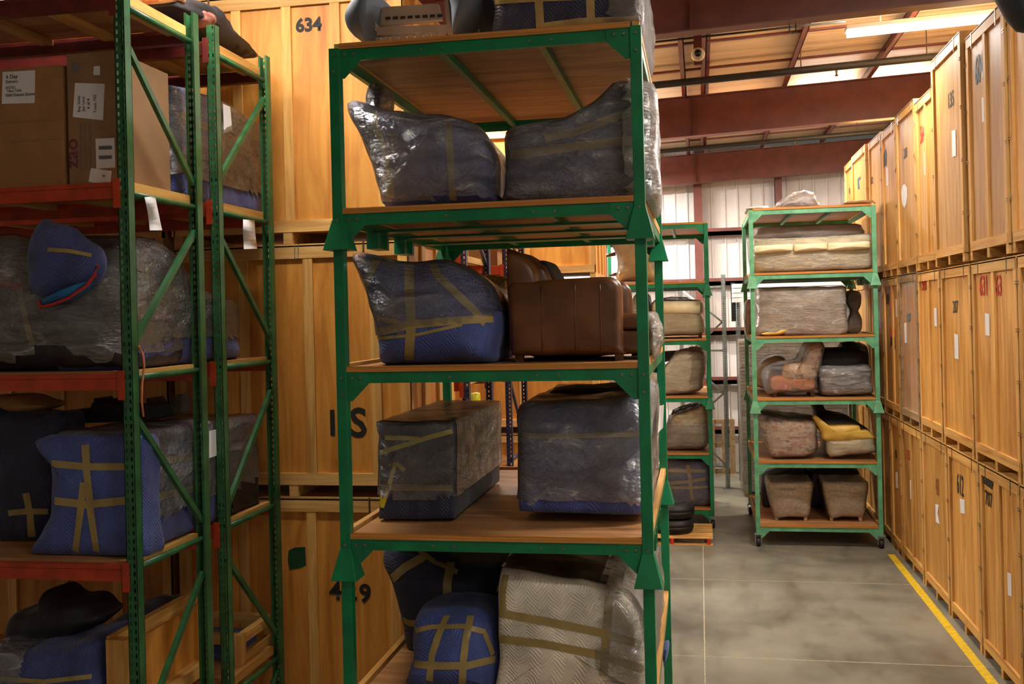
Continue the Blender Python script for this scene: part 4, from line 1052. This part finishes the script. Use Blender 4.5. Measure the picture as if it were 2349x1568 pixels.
wc.shell('blanket_skirt', 'blanket_blue', tds, .006, lambda c: c.z <= LZ[2]+.21)
# lower level
z = LZ[3]+.013
bb = Puff([(-4.13, 0)]*3, 5.8, .5) if False else None
fx0, fx1 = -4.14, -3.50
m_ = Puff([(70, 1012), (150, 1000), (240, 1002), (318, 1010), (320, 1100), (318, 1200), (326, 1290), (200, 1292), (66, 1290), (90, 1220), (112, 1180), (108, 1080), (104, 1030)], 5.70, .28, bulge=.03, rnd=.2, edge=.06, amp=.02, freq=5, seed=28, zmin=z)
t = wrapped('wrapped_sofa', 'long blue blanket-wrapped sofa with tan tape across the rack flue', 'sofa', m_, 'blanket_blue', (),
            [([(196, 1020), (200, 1080), (210, 1180), (225, 1282)], .05, TP), ([(192, 1106), (184, 1180), (172, 1280)], .045, TP), ([(110, 1062), (200, 1070), (300, 1070)], .045, TP), ([(108, 1146), (200, 1156), (300, 1146)], .05, TP)])
lb = Puff([(322, 992), (400, 978), (500, 962), (594, 950), (598, 1060), (600, 1180), (500, 1226), (400, 1256), (324, 1286), (322, 1150)], -3.50, .6, plane='X', bulge=.01, rnd=.10, edge=.05, amp=.012, freq=5, seed=29, zmin=z, sharp=True)
lb.build('blanket_cover', 'blanket_mid', t)
lb.shell('plastic_film', 'film_hazy', t, .012, lambda c: c.z > z+.20)
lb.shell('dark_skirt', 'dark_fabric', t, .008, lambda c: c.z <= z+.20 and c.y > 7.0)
lb.tape([(330, 1068), (400, 1052), (470, 1040)], .05, TP, t); lb.tape([(330, 1146), (400, 1130), (470, 1112)], .05, TP, t); lb.tape([(346, 1010), (352, 1100), (350, 1180), (342, 1270)], .03, TP, t)
quad('paper_label', [atX(a, b_, -3.46) for a, b_ in ((480, 988), (498, 984), (498, 1044), (480, 1050))], 'paper', t, .002, (1, 0, 0))
dl = Puff([(-60, 950), (20, 946), (100, 952), (128, 960), (126, 1100), (118, 1180), (60, 1245), (-60, 1250)], 6.05, .38, bulge=.03, rnd=.2, edge=.06, amp=.015, seed=30, zmin=z)
wrapped('wrapped_cabinet', 'very dark navy wrapped piece standing beside the long blue sofa', 'wrapped furniture', dl, 'blanket_navy', (), [([(60, 1130), (70, 1180), (74, 1240)], .05, TP), ([(20, 1176), (60, 1172), (110, 1172)], .04, TP)])
# black folded frames lying on the sofa
t = thing('black_frame', 'black folded metal frame lying on top of the long blue sofa', 'frame', (-3.9, 6.5, 3.06))
MB().prism([atY(a, b_, 6.50) for a, b_ in ((110, 958), (150, 942), (205, 938), (212, 922), (226, 918), (232, 926), (290, 932), (330, 936), (336, 918), (342, 930), (396, 924), (398, 950), (330, 966), (120, 972))], (0, .25, 0)).build('frame_plate', 'black_rubber', t, bevel=.006)
for a, b_ in ((215, 920), (276, 916), (336, 920), (394, 914)):
    p = atY(a, b_, 6.5); MB().box(p.x-.012, p.x+.012, 6.52, 6.72, p.z-.06, p.z+.02).build('frame_lug', 'black_rubber', t)
tn = Puff([(-40, 912), (30, 906), (70, 918), (100, 932), (60, 946), (-40, 950)], 6.15, .3, rnd=.4, edge=.06, amp=.015, seed=31)
wrapped('tan_pad', 'tan rounded pad on the dark wrapped cabinet', 'cushion', tn, 'cardboard', body='pad')
# bottom level
z = LZ[4]+.013
wx = -3.72
t = thing('plywood_crate_side', 'plywood crate side with lumber framing standing on edge on the bottom level', 'crate side', (wx, 6.4, z))
tz = 1.76
MB().box(wx-.018, wx, 5.76, 6.95, z, tz).build('panel', 'plywood', t)
MB().box(wx-.0, wx+.14, 5.72, 5.80, z, tz-.01).build('corner_post', 'lumber_v', t)
MB().box(wx-.0, wx+.09, 6.88, 6.95, z, tz).build('corner_post', 'lumber_v', t)
MB().box(wx-.0, wx+.038, 5.80, 6.88, tz-.09, tz).build('top_rail', 'lumber_y', t)
MB().box(wx-.0, wx+.09, 5.80, 6.88, z+.05, z+.14).build('bottom_rail', 'lumber_y', t)
t = thing('wooden_frame_crate', 'open lumber frame crate with blue padding in the rear pallet row', 'wooden crate', (-3.6, 7.3, z))
fz = 1.33
for y in (7.14, 7.66): MB().box(-3.56, -3.50, y, y+.08, .0+z, fz).build('post', 'lumber_v', t)
for zz_ in (z, fz-.07): MB().box(-3.56, -3.50, 7.22, 7.66, zz_, zz_+.07).build('rail', 'lumber_y', t)
for y in (7.14, 7.66): MB().box(-4.3, -4.24, y, y+.08, z, fz).build('post', 'lumber_v', t)
MB().box(-4.24, -3.56, 7.66, 7.74, fz-.07, fz).build('rail', 'lumber_h', t); MB().box(-4.24, -3.56, 7.14, 7.22, fz-.07, fz).build('rail', 'lumber_h', t)
MB().box(-4.22, -3.60, 7.24, 7.64, z, fz-.09).build('blue_padding', 'blanket_blue', t, bevel=.03)
dz = Puff([(10, 1420), (60, 1400), (100, 1385), (88, 1366), (98, 1362), (130, 1384), (180, 1386), (205, 1410), (214, 1430), (140, 1480), (60, 1500), (0, 1500)], 6.0, .4, rnd=.3, edge=.08, amp=.012, seed=33)
wrapped('dark_chair', 'very dark brown leather chair with a raised headrest on the bottom level', 'chair', dz, 'dark_fabric', body='seat_shell')
lw = Puff([(-50, 1500), (40, 1496), (140, 1488), (208, 1480), (214, 1540), (216, 1640), (-50, 1650)], 5.70, .6, rnd=.2, edge=.08, bulge=.04, amp=.015, seed=34, zmin=z)
twb = wrapped('wrapped_bench', 'blue blanket-wrapped bench with shiny plastic corner beside the plywood box', 'wrapped furniture', lw, 'blanket_mid', [('film_hazy', lambda c: c.x < -4.28, .012)], [([(-10, 1556), (100, 1562), (210, 1550)], .03, TP)])
Puff([(235, 1476), (300, 1440), (440, 1362), (440, 1440), (300, 1530), (250, 1540)], wx-.16, .24, plane='X', rnd=.3, edge=.06, amp=.02, seed=32).build('blanket_fold', 'blanket_navy', twb)
# hanging paper tags and the cord on the pallet rack
for lab, pts, y in (('white paper tag curling down from the pallet rack brace beside the cartons', ((332, 452), (356, 450), (362, 480), (372, 528), (344, 528), (340, 490)), 5.9),
               ('white paper tag hanging from the rear pallet rack brace', ((558, 503), (584, 505), (586, 540), (590, 570), (560, 571), (558, 540)), 7.3)):
    n_ = len(pts)//2
    left = [pts[0], pts[5], pts[4]]; rt = [pts[1], pts[2], pts[3]]
    V = []; Fc = []
    for i in range(9):
        f = i/8*2; k = min(1, int(f)); u = f-k
        a = Vector(left[k]).lerp(Vector(left[k+1]), u); b_ = Vector(rt[k]).lerp(Vector(rt[k+1]), u)
        for q in (a, b_):
            p = atX(q[0], q[1], LXP+.045+.02*math.sin(i*.8)); V += [p, p+Vector((-.002, 0, 0))]
        if i:
            o = 4*(i-1); Fc += [(o, o+2, o+6, o+4), (o+1, o+5, o+7, o+3), (o, o+4, o+5, o+1), (o+2, o+3, o+7, o+6)]
    tag(MB().add(V, Fc).build('paper_tag', 'paper', None, True), lab, 'paper tag')
tag(MB().tube([atX(a, b_, LXP+.05) for a, b_ in ((319, 794), (328, 812), (331, 840), (326, 880), (325, 920), (329, 955))], .007, 8).build('orange_string', 'salmon_cord', None, True), 'salmon-orange string dangling along the green pallet rack post', 'string')
tag(MB().box(SX0-.115, SX0-.035, 9.43, 9.51, 0, 5.0).build('blue_post', 'blue_steel'), 'blue steel post seen through the gap between crate stacks', 'post')

# ------------------------------------------------------------ on the blue racks
random.seed(4)
lbls = ['tan carton on the blue rack row beside the crate stacks, upper deck', 'small tan carton on the blue rack row beside the crate stacks, middle deck', 'tan carton on the rear blue rack, upper deck', 'tan carton on the rear blue rack, middle deck']
for k, (x0, x1, y0, y1, zb, h) in enumerate([(-3.1, -2.42, 9.75, 10.5, 4.345, .5), (-3.0, -2.45, 9.8, 10.4, 3.115, .5), (-3.1, -2.4, 11.95, 12.7, 4.345, .6), (-3.2, -2.45, 11.9, 12.7, 3.115, .5)]):
    t = thing('cardboard_box', lbls[k], 'box', ((x0+x1)/2, (y0+y1)/2, zb))
    tilted_box('carton', x0, x1, y0, y1, zb, zb+h, 'cardboard', t, .006); MB().box(x0+.2, x0+.26, y0+.01, y1-.01, zb+h, zb+h+.002).build('packing_tape', TP, t)
t = thing('yellow_bag', 'bright yellow and white bag on the blue rack', 'bag', (-2.6, 9.72, 3.115))
Puff([(1062, 915), (1072, 904), (1096, 900), (1100, 915), (1098, 960), (1062, 960)], 9.72, .06, rnd=.3, edge=.02, amp=.01).build('bag', 'tape_yellow', t)
for k, (a, b_) in enumerate(((1092, 1108), (1110, 1128))):
    y = 8.0
    zt_ = D1+.02
    top = atY(a+4, 1228, 8.28); bot = atY(b_, 1300, 8.16); d = (bot-top).normalized()
    L = (bot.z-zt_)/-d.z if d.z else 0
    tag(MB().tube([top-d*.25, top, bot, bot+d*max(.1, L-.02)], [.045, .048, .048, .045], 14).build('wrapped_carpet', 'floral_fabric', None, True), ['plastic-wrapped patterned carpet roll leaning behind the lower green deck', 'thinner plastic-wrapped carpet roll leaning beside the other roll'][k], 'carpet roll')

# ------------------------------------------------------------ middle rack goods
def wr(name, lab, cat, pts, y, dep, mat, zmin, films=(), tapes=(), body='cover', **k):
    kk = dict(bulge=.05, rnd=.2, edge=.1, amp=.015, freq=4, n=64, zmin=zmin); kk.update(k)
    pf = Puff(pts, y, dep, **kk)
    return wrapped(name, lab, cat, pf, mat, films, tapes, body=body), pf
t, pf = wr('upturned_chair', 'yellow chair lying on its side in film with legs sticking out', 'chair', [(1404, 560), (1420, 552), (1470, 550), (1496, 556), (1498, 600), (1500, 640), (1440, 642), (1416, 641), (1418, 610), (1416, 585)], 17.9, .8, 'yellow_fabric', MD[1], [('film_clear', ALL, .02)], body='seat_cover')
for a, b_ in (((1410, 558), (1390, 559)), ((1412, 582), (1382, 588)), ((1418, 628), (1398, 631))):
    MB().tube([atY(*a, 18.2), atY(*b_, 18.2)], [.035, .022], 8).build('leg', 'dark_wood', t, True)
wr('wrapped_box', 'tan wrapped box standing behind the yellow upturned chair', 'wrapped box', [(1488, 562), (1508, 552), (1512, 600), (1514, 638), (1490, 641)], 18.9, .7, 'cardboard', MD[1], [('film_hazy', ALL, .02)])
t, pf = wr('cream_sofa', 'cream sofa end with a fat rolled arm on the middle rack', 'sofa', [(1496, 700), (1506, 690), (1560, 690), (1606, 690), (1612, 700), (1610, 716), (1604, 720), (1612, 730), (1610, 764), (1560, 766), (1500, 766), (1496, 730)], 17.85, 1.9, 'cream_fabric', MD[2], [('film_clear', ALL, .02)], amp=.008, edge=.06, body='upholstery')
MB().tube([atY(1500, 706, 17.86), atY(1606, 705, 17.86)], .12, 16).build('rolled_arm', 'cream_fabric', t, True)
MB().prism([atY(a, b_, 17.95) for a, b_ in ((1514, 684), (1540, 680), (1575, 681), (1588, 690), (1514, 692))], (0, 1.5, 0)).build('dust_cover', 'film_darkbrown', t)
for px in (1502, 1606):
    p = atY(px, 764, 17.9); MB().frustum((p.x, 17.92), .06, MD[2], .07, max(p.z, MD[2]+.05)).build('leg', 'dark_wood', t)
wr('cream_chair', 'cream wrapped chair between the rack posts beside the cream sofa end', 'chair', [(1452, 690), (1470, 672), (1484, 680), (1490, 720), (1486, 764), (1452, 766)], 18.0, 1.2, 'cream_fabric', MD[2], [('film_hazy', ALL, .02)])
t, pf = wr('wrapped_armchair', 'grey-beige film-wrapped armchair with a brown wrapped back on the middle rack', 'armchair', [(1400, 860), (1440, 846), (1500, 850), (1528, 842), (1548, 815), (1566, 806), (1610, 806), (1616, 820), (1608, 870), (1596, 895), (1500, 905), (1410, 898)], 17.8, 1.3, 'cream_fabric', MD[3], [('film_white', lambda c: True, .02), ('film_brown', lambda c: c.x > -.18, .035)], amp=.03)
MB().prism([atY(a, b_, 18.2) for a, b_ in ((1516, 808), (1552, 806), (1540, 826), (1520, 832))], (0, .6, 0)).build('dust_cover', 'dark_fabric', t)
t, pf = wr('wrapped_armchair', 'low beige armchair in loose film one deck above the blue taped box', 'armchair', [(1528, 1000), (1532, 975), (1545, 955), (1570, 945), (1600, 935), (1618, 928), (1620, 980), (1616, 1022), (1570, 1026), (1530, 1026)], 17.8, 1.3, 'cream_fabric', MD[4], [('film_brown', ALL, .02), ('film_hazy', lambda c: c.z < MD[4]+.5, .035)], amp=.025)
MB().prism([atY(a, b_, 18.1) for a, b_ in ((1540, 950), (1560, 940), (1612, 926), (1614, 938), (1550, 960))], (0, .8, 0)).build('dust_cover', 'dark_fabric', t)
wr('wrapped_box', 'dark blue blanket-wrapped box with tan tape above the tyres', 'wrapped box', [(1528, 1056), (1560, 1052), (1626, 1060), (1630, 1100), (1632, 1156), (1580, 1160), (1528, 1158)], 17.75, 1.6, 'blanket_mid', MD[5], [('film_clear', ALL, .02)],
   [([(1532, 1078), (1570, 1080), (1618, 1080)], .06, TP), ([(1532, 1108), (1580, 1104), (1624, 1096)], .06, TP), ([(1532, 1118), (1580, 1118), (1624, 1116)], .05, TP), ([(1578, 1066), (1584, 1110), (1590, 1154)], .06, TP)])
# tyres on a pallet
pc = atZ(1574, 1250, 0)
pal = thing('wooden_pallet', 'wooden pallet with red-painted block ends under the tyres', 'pallet', (pc.x-.3, pc.y+.5, 0))
px0, px1, py0, py1 = atZ(1500, 1252, 0).x-.35, atZ(1636, 1250, 0).x, pc.y, pc.y+1.1
for y in (py0, py0+.5, py1-.1):
    MB().box(px0, px1, y, y+.1, 0, .018).build('bottom_board', 'lumber_h', pal)
for x in (px0, (px0+px1)/2-.03, px1-.09):
    MB().box(x, x+.05, py0, py1, .018, .105).build('stringer', 'lumber_y', pal); MB().box(x-.002, x+.052, py0-.004, py0, .018, .105).build('painted_end', 'ink_red', pal)
for k in range(8):
    y = py0+k*(py1-py0-.09)/7; MB().box(px0, px1, y, y+.09, .105, .123).build('deck_board', 'lumber_h', pal)
tc = atY(1545, 1210, py0+.45); R = .33
def tyre(zc, lab, dx=0):
    t = thing('tyre', lab, 'tyre', (tc.x+dx, py0+.45, zc), 'stacked tyres')
    w_ = .24; pr = [(.19, 0), (.24, .0), (R-.05, .012), (R-.015, .03), (R-.012, .07), (R, .075), (R, .115), (R-.010, .12), (R-.010, .128), (R, .133), (R, .175), (R-.012, .18), (R-.015, w_-.03), (R-.05, w_-.012), (.24, w_), (.19, w_), (.19, 0)]
    n_ = 40; V = []; Fc = []
    for k in range(n_):
        a = 2*math.pi*k/n_
        for r, h in pr[:-1]: V.append((tc.x+dx+r*math.cos(a), py0+.45+r*math.sin(a), zc+h))
    m_ = len(pr)-1
    for k in range(n_):
        for j in range(m_): Fc.append((k*m_+j, ((k+1) % n_)*m_+j, ((k+1) % n_)*m_+(j+1) % m_, k*m_+(j+1) % m_))
    MB().add(V, Fc).build('tread', 'black_rubber', t, True)
tyre(.124, 'lower black tyre lying on the wooden pallet'); tyre(.366, 'upper black tyre stacked on the other tyre', .02)
# ------------------------------------------------------------ far rack goods
wr('cream_sofa', 'long cream sofa with three flattened cushions in film on the faded green rack', 'sofa', [(1722, 560), (1728, 548), (1800, 545), (1900, 541), (1996, 537), (2002, 550), (2003, 600), (1998, 612), (1900, 617), (1800, 621), (1738, 620), (1726, 600)], 16.5, .9, 'cream_fabric', RD[1], [('film_hazy', ALL, .02)], amp=.01, edge=.06, rnd=.14, body='upholstery')
t = bpy.data.objects['cream_sofa.001'] if 'cream_sofa.001' in bpy.data.objects else None
for a, b_ in ((1732, 1818), (1822, 1898), (1900, 1996)):
    m_ = Puff([(a, 568-(a-1732)*.035), (a+6, 563-(a-1732)*.035), (b_-6, 562-(b_-1732)*.035), (b_, 567-(b_-1732)*.035), (b_, 573-(b_-1732)*.035), (b_-5, 578-(b_-1732)*.035), (a+5, 580-(a-1732)*.035), (a, 576-(a-1732)*.035)], 16.38, .3, rnd=.3, edge=.04, amp=.005, n=40)
    m_.build('seat_cushion', 'cream_fabric', t)
wr('paper_parcel', 'long brown paper-wrapped parcel lying on the cream three-cushion sofa', 'parcel', [(1734, 528), (1742, 522), (1850, 517), (1960, 514), (1976, 522), (1974, 540), (1850, 543), (1734, 546)], 16.75, .7, 'cardboard', None, [('film_hazy', ALL, .015)], edge=.04, amp=.008)
bl_, pf = wr('plastic_bundle', 'crumpled white plastic bundle on top of the faded green rack', 'plastic bundle', [(1786, 470), (1796, 458), (1812, 448), (1830, 440), (1850, 438), (1868, 446), (1876, 460), (1876, 472), (1830, 474)], 16.9, .6, 'film_white', RD[0], amp=.05, freq=9, edge=.12, body='crumpled_film')
Puff([(1800, 470), (1820, 456), (1850, 450), (1870, 462), (1872, 472)], 17.0, .4, rnd=.4, edge=.1, amp=.04, freq=8, zmin=RD[0]).build('inner_film', 'paper', bl_)
wr('paper_sheet', 'crumpled brown paper on the top corner of the faded green rack', 'paper', [(1938, 466), (1948, 461), (1975, 459), (2000, 458), (2006, 462), (2006, 466), (1960, 468)], 16.5, .7, 'cardboard', RD[0], amp=.01, edge=.02, body='paper')
wr('plastic_sheet', 'flat pale plastic sheet hanging over the aisle-side top corner of the faded green rack', 'plastic sheet', [(1712, 478), (1726, 474), (1748, 472), (1760, 472), (1762, 478), (1740, 480)], 16.32, .9, 'paper', RD[0], amp=.02, edge=.02, body='sheet')
wr('wrapped_box', 'big stretch-wrapped tan box one deck below the cream sofa', 'wrapped box', [(1736, 668), (1742, 662), (1830, 660), (1930, 658), (1940, 664), (1940, 720), (1938, 764), (1830, 766), (1740, 764), (1736, 720)], 16.5, .9, 'brown_wrap', RD[2], [('film_white', lambda c: c.x > 1.15, .015), ('film_hazy', lambda c: c.x <= 1.15, .015)], amp=.012, edge=.05, rnd=.1)
wr('wrapped_lamp', 'dark wrapped lumpy item beside the stretch-wrapped tan box', 'wrapped item', [(1944, 672), (1960, 668), (1974, 674), (1972, 700), (1966, 712), (1974, 730), (1974, 758), (1948, 762), (1944, 740), (1950, 712), (1942, 690)], 17.0, .5, 'charcoal_fabric', RD[2], [('film_brown', ALL, .02)])
wr('wrapped_item', 'narrow film-wrapped item leaning by the aisle-side post of the faded green rack', 'wrapped item', [(1712, 700), (1722, 690), (1732, 700), (1734, 740), (1732, 770), (1714, 768)], 17.6, .5, 'brown_wrap', RD[2], [('film_hazy', ALL, .02)])
wr('orange_scrap', 'crumpled orange paper on the rack deck edge under the tan box', 'paper', [(1748, 766), (1760, 762), (1780, 764), (1790, 758), (1804, 756), (1800, 762), (1784, 768), (1760, 769)], 16.34, .12, 'yellow_fabric', RD[2], amp=.01, edge=.02, body='paper')
# floral armchair: seat, arm, back, legs
t, pf = wr('floral_armchair', 'orange floral armchair in clear plastic with wooden legs', 'armchair', [(1770, 880), (1772, 868), (1790, 862), (1860, 862), (1868, 866), (1868, 890), (1830, 895), (1776, 894)], 16.55, .8, 'floral_orange', None, amp=.006, edge=.05, body='seat')
Puff([(1798, 838), (1806, 832), (1850, 832), (1866, 836), (1872, 850), (1868, 868), (1800, 868)], 16.52, .16, rnd=.25, edge=.04, amp=.005, n=50).build('arm', 'floral_fabric', t)
Puff([(1798, 840), (1806, 834), (1850, 834), (1866, 838), (1872, 850), (1868, 868), (1800, 868)], 17.2, .16, rnd=.25, edge=.04, amp=.005, n=50).build('arm', 'floral_fabric', t)
Puff([(1846, 832), (1856, 800), (1862, 788), (1874, 784), (1886, 790), (1888, 804), (1882, 830), (1872, 860), (1852, 862)], 16.6, .7, rnd=.25, edge=.06, amp=.006, n=50).build('backrest', 'floral_fabric', t)
fs = Puff([(1754, 870), (1760, 850), (1790, 836), (1840, 826), (1852, 795), (1872, 780), (1890, 790), (1888, 812), (1874, 870), (1868, 896), (1780, 900), (1762, 904)], 16.45, .9, rnd=.2, edge=.08, amp=.02, n=60); fs.shell('plastic_film', 'film_clear', t, .01)
for a, y in ((1777, 16.6), (1863, 16.6), (1777, 17.2), (1863, 17.2)):
    p = atY(a, 893, 16.6); MB().frustum((p.x, y), .05, RD[3], .07, p.z+.02).build('leg', 'dark_wood', t)
wr('cream_stool', 'cream chair with a yellow pad glimpsed behind the orange floral armchair', 'chair', [(1738, 850), (1760, 824), (1800, 822), (1800, 880), (1742, 886)], 17.7, .6, 'cream_fabric', RD[3], [('film_hazy', ALL, .02)])
t, pf = wr('wrapped_armchair', 'black armchair on its back in silvery film beside the orange floral chair', 'armchair', [(1880, 846), (1890, 842), (1940, 841), (1986, 838), (1998, 844), (2000, 862), (1998, 876), (2002, 890), (1998, 900), (1940, 904), (1890, 904), (1884, 880)], 16.5, .5, 'charcoal_fabric', RD[3], [('film_white', lambda c: True, .015)], amp=.01, edge=.08)
Puff([(1872, 880), (1876, 830), (1888, 804), (1920, 799), (1960, 800), (1990, 806), (1996, 840), (1990, 890), (1880, 895)], 17.02, .7, rnd=.2, edge=.1, amp=.01, n=60, zmin=RD[3]).build('backrest', 'dark_fabric', t)
wr('dark_bundle', 'dark padded bundle behind the silvery film armchair', 'bundle', [(1930, 795), (1944, 786), (1970, 786), (1990, 796), (1990, 840), (1930, 840)], 17.9, .5, 'dark_fabric', RD[3])
wr('floral_armchair', 'floral beige armchair under shiny loose plastic', 'armchair', [(1742, 962), (1746, 952), (1800, 958), (1862, 964), (1872, 970), (1872, 1000), (1866, 1040), (1800, 1048), (1770, 1044), (1752, 1000)], 16.5, .85, 'floral_fabric', RD[4], [('film_hazy', ALL, .02), ('film_darkbrown', lambda c: c.z > RD[4]+.62, .035)], amp=.02, edge=.10, body='upholstery')
t, pf = wr('cream_armchair', 'cream armchair with a yellow rolled arm tilted on the faded rack', 'armchair', [(1896, 1012), (1900, 1008), (1960, 1004), (2004, 1000), (2009, 1020), (2008, 1036), (1950, 1042), (1904, 1046)], 16.5, .9, 'cream_fabric', None, [('film_clear', ALL, .015)], amp=.008, edge=.06, body='seat')
Puff([(1866, 960), (1872, 954), (1882, 960), (1894, 974), (1960, 974), (1974, 978), (1976, 988), (1990, 986), (2004, 998), (2006, 1008), (1898, 1012), (1884, 990)], 16.48, .25, rnd=.25, edge=.06, amp=.008, n=60, center=(1920, 992)).build('rolled_arm', 'yellow_fabric', t)
Puff([(1872, 975), (1890, 962), (1950, 962), (1976, 974), (1990, 990), (1900, 995)], 16.8, .6, rnd=.2, edge=.06, amp=.008, n=50).build('dust_cover', 'dark_fabric', t)
for a in (1906, 1998):
    p = atY(a, 1044, 16.6); MB().frustum((p.x, 16.62), .06, RD[4], .07, max(p.z+.02, RD[4]+.06)).build('leg', 'dark_wood', t)
wr('dark_chair', 'dark chair back sticking up behind the cream armchair', 'chair', [(1856, 906), (1876, 906), (1894, 950), (1940, 952), (1950, 965), (1880, 972), (1868, 940)], 17.7, .5, 'dark_fabric', None, body='chair_back')
for k, (a, lab) in enumerate(((0, 'burlap-wrapped tub chair on the bottom deck beside the aisle-side rack post'), (126, 'burlap-wrapped tub chair on the bottom deck beside the crate row'))):
    t, pf = wr('burlap_chair', lab, 'chair', [(1762+a, 1108), (1780+a, 1106), (1840+a, 1106), (1864+a, 1108), (1862+a, 1140), (1858+a, 1180), (1846+a, 1186), (1810+a, 1185), (1790+a, 1188), (1778+a, 1186), (1768+a, 1150)], 16.62, .75, 'burlap', None, [('film_clear', ALL, .012)], amp=.010, edge=.07, rnd=.14, body='burlap_cover')
    for px in (1782+a, 1848+a):
        p = atY(px, 1182, 16.66); MB().frustum((p.x, 16.70), .045, RD[5], .075, p.z+.04).build('leg', 'burlap', t)
        MB().frustum((p.x, 17.25), .045, RD[5], .075, p.z+.04).build('leg', 'burlap', t)
wr('dark_armchair', 'dark armchair with a sloping back behind the burlap chair at the aisle side', 'armchair', [(1752, 1110), (1762, 1094), (1800, 1080), (1822, 1068), (1850, 1070), (1860, 1110), (1860, 1180), (1760, 1180)], 17.7, .7, 'dark_fabric', RD[5], [('film_brown', lambda c: c.y < 17.9 and c.z > 1, .02)])
wr('dark_armchair', 'dark rounded armchair behind the burlap chair at the crate side', 'armchair', [(1862, 1100), (1870, 1078), (1900, 1074), (1950, 1074), (1975, 1090), (1978, 1180), (1866, 1180)], 17.7, .7, 'charcoal_fabric', RD[5])
# tall wrapped stack of boards and the white panels behind it
bx0, bx1 = atY(1700, 900, 20.6).x, 2.80
t = thing('wrapped_board_stack', 'tall stretch-wrapped stack of brown boards behind the faded green rack', 'board stack', ((bx0+bx1)/2, 21.1, 0))
nL = 44; zt_ = atY(1830, 778, 20.6).z
for k in range(nL):
    a = .12+(zt_-.12)*k/nL; b_ = .12+(zt_-.12)*(k+1)/nL-.012; j = random.uniform(-.012, .012)
    MB().box(bx0+j, bx1+j, 20.6+j, 21.6+j, a, b_).build('board', 'brown_wrap', t)
for x in (bx0+.05, (bx0+bx1)/2, bx1-.15): MB().box(x, x+.1, 20.6, 21.6, 0, .12).build('skid', 'lumber_y', t)
MB().box(bx0-.02, bx1+.02, 20.58, 21.63, .1, zt_+.01).build('plastic_film', 'film_hazy', t)
wx0, wx1 = atY(1680, 660, 22.0).x, atY(1943, 660, 22.0).x
z0_, z1_ = atY(1800, 690, 22.0).z, atY(1800, 646, 22.0).z
t = thing('white_panel_stack', 'stack of white panels above the wrapped board stack', 'panel stack', ((wx0+wx1)/2, 22.3, 0))
for k in range(4):
    h = (z1_-z0_)/4; MB().box(wx0, wx1, 22.0, 22.5, z0_+k*h, z0_+(k+1)*h-.014).build('panel', 'white_enamel', t)
for x in (wx0+.3, wx1-.4):
    MB().box(x, x+.08, 22.05, 22.13, 0, z0_).build('support_post', 'grey_steel', t); MB().box(x, x+.08, 22.42, 22.5, 0, z0_).build('support_post', 'grey_steel', t)
# pallets stood by the back wall
t = thing('wooden_pallet', 'wooden pallet stood on edge against the white back wall', 'pallet', (atY(1645, 1000, 23.5).x, 23.5, 0))
for px in (1634, 1662, 1680):
    p = atY(px, 1000, 23.5); MB().box(p.x-.06, p.x+.06, 23.5, 23.54, 0, 1.25).build('board', 'weathered', t)
p0, p1 = atY(1628, 1000, 23.5), atY(1684, 1000, 23.5)
for z_ in (0.0, .6, 1.15): MB().box(p0.x, p1.x, 23.54, 23.63, z_, z_+.1).build('stringer', 'weathered', t)
# black arm of the lift at the top right
t = thing('lift_arm', 'black rounded arm hanging over the crate next to the 604 crate', 'lift arm', tuple(atY(2330, 60, 7.0)))
a = [atY(x, y, 7.0) for x, y in ((2228, -210), (2282, -110), (2318, -30), (2348, 22), (2366, 50))]
MB().tube([Vector(q) for q in a]+[Vector(a[-1])+Vector((.03, 0, -.05))], [.10, .11, .12, .12, .105, .05], 18).build('arm_tube', 'black_iron', t, True)
MB().tube([Vector(a[0]), Vector((a[0].x, 7.0, ROOF(a[0].x)))], .06, 12).build('mount', 'black_iron', t, True)
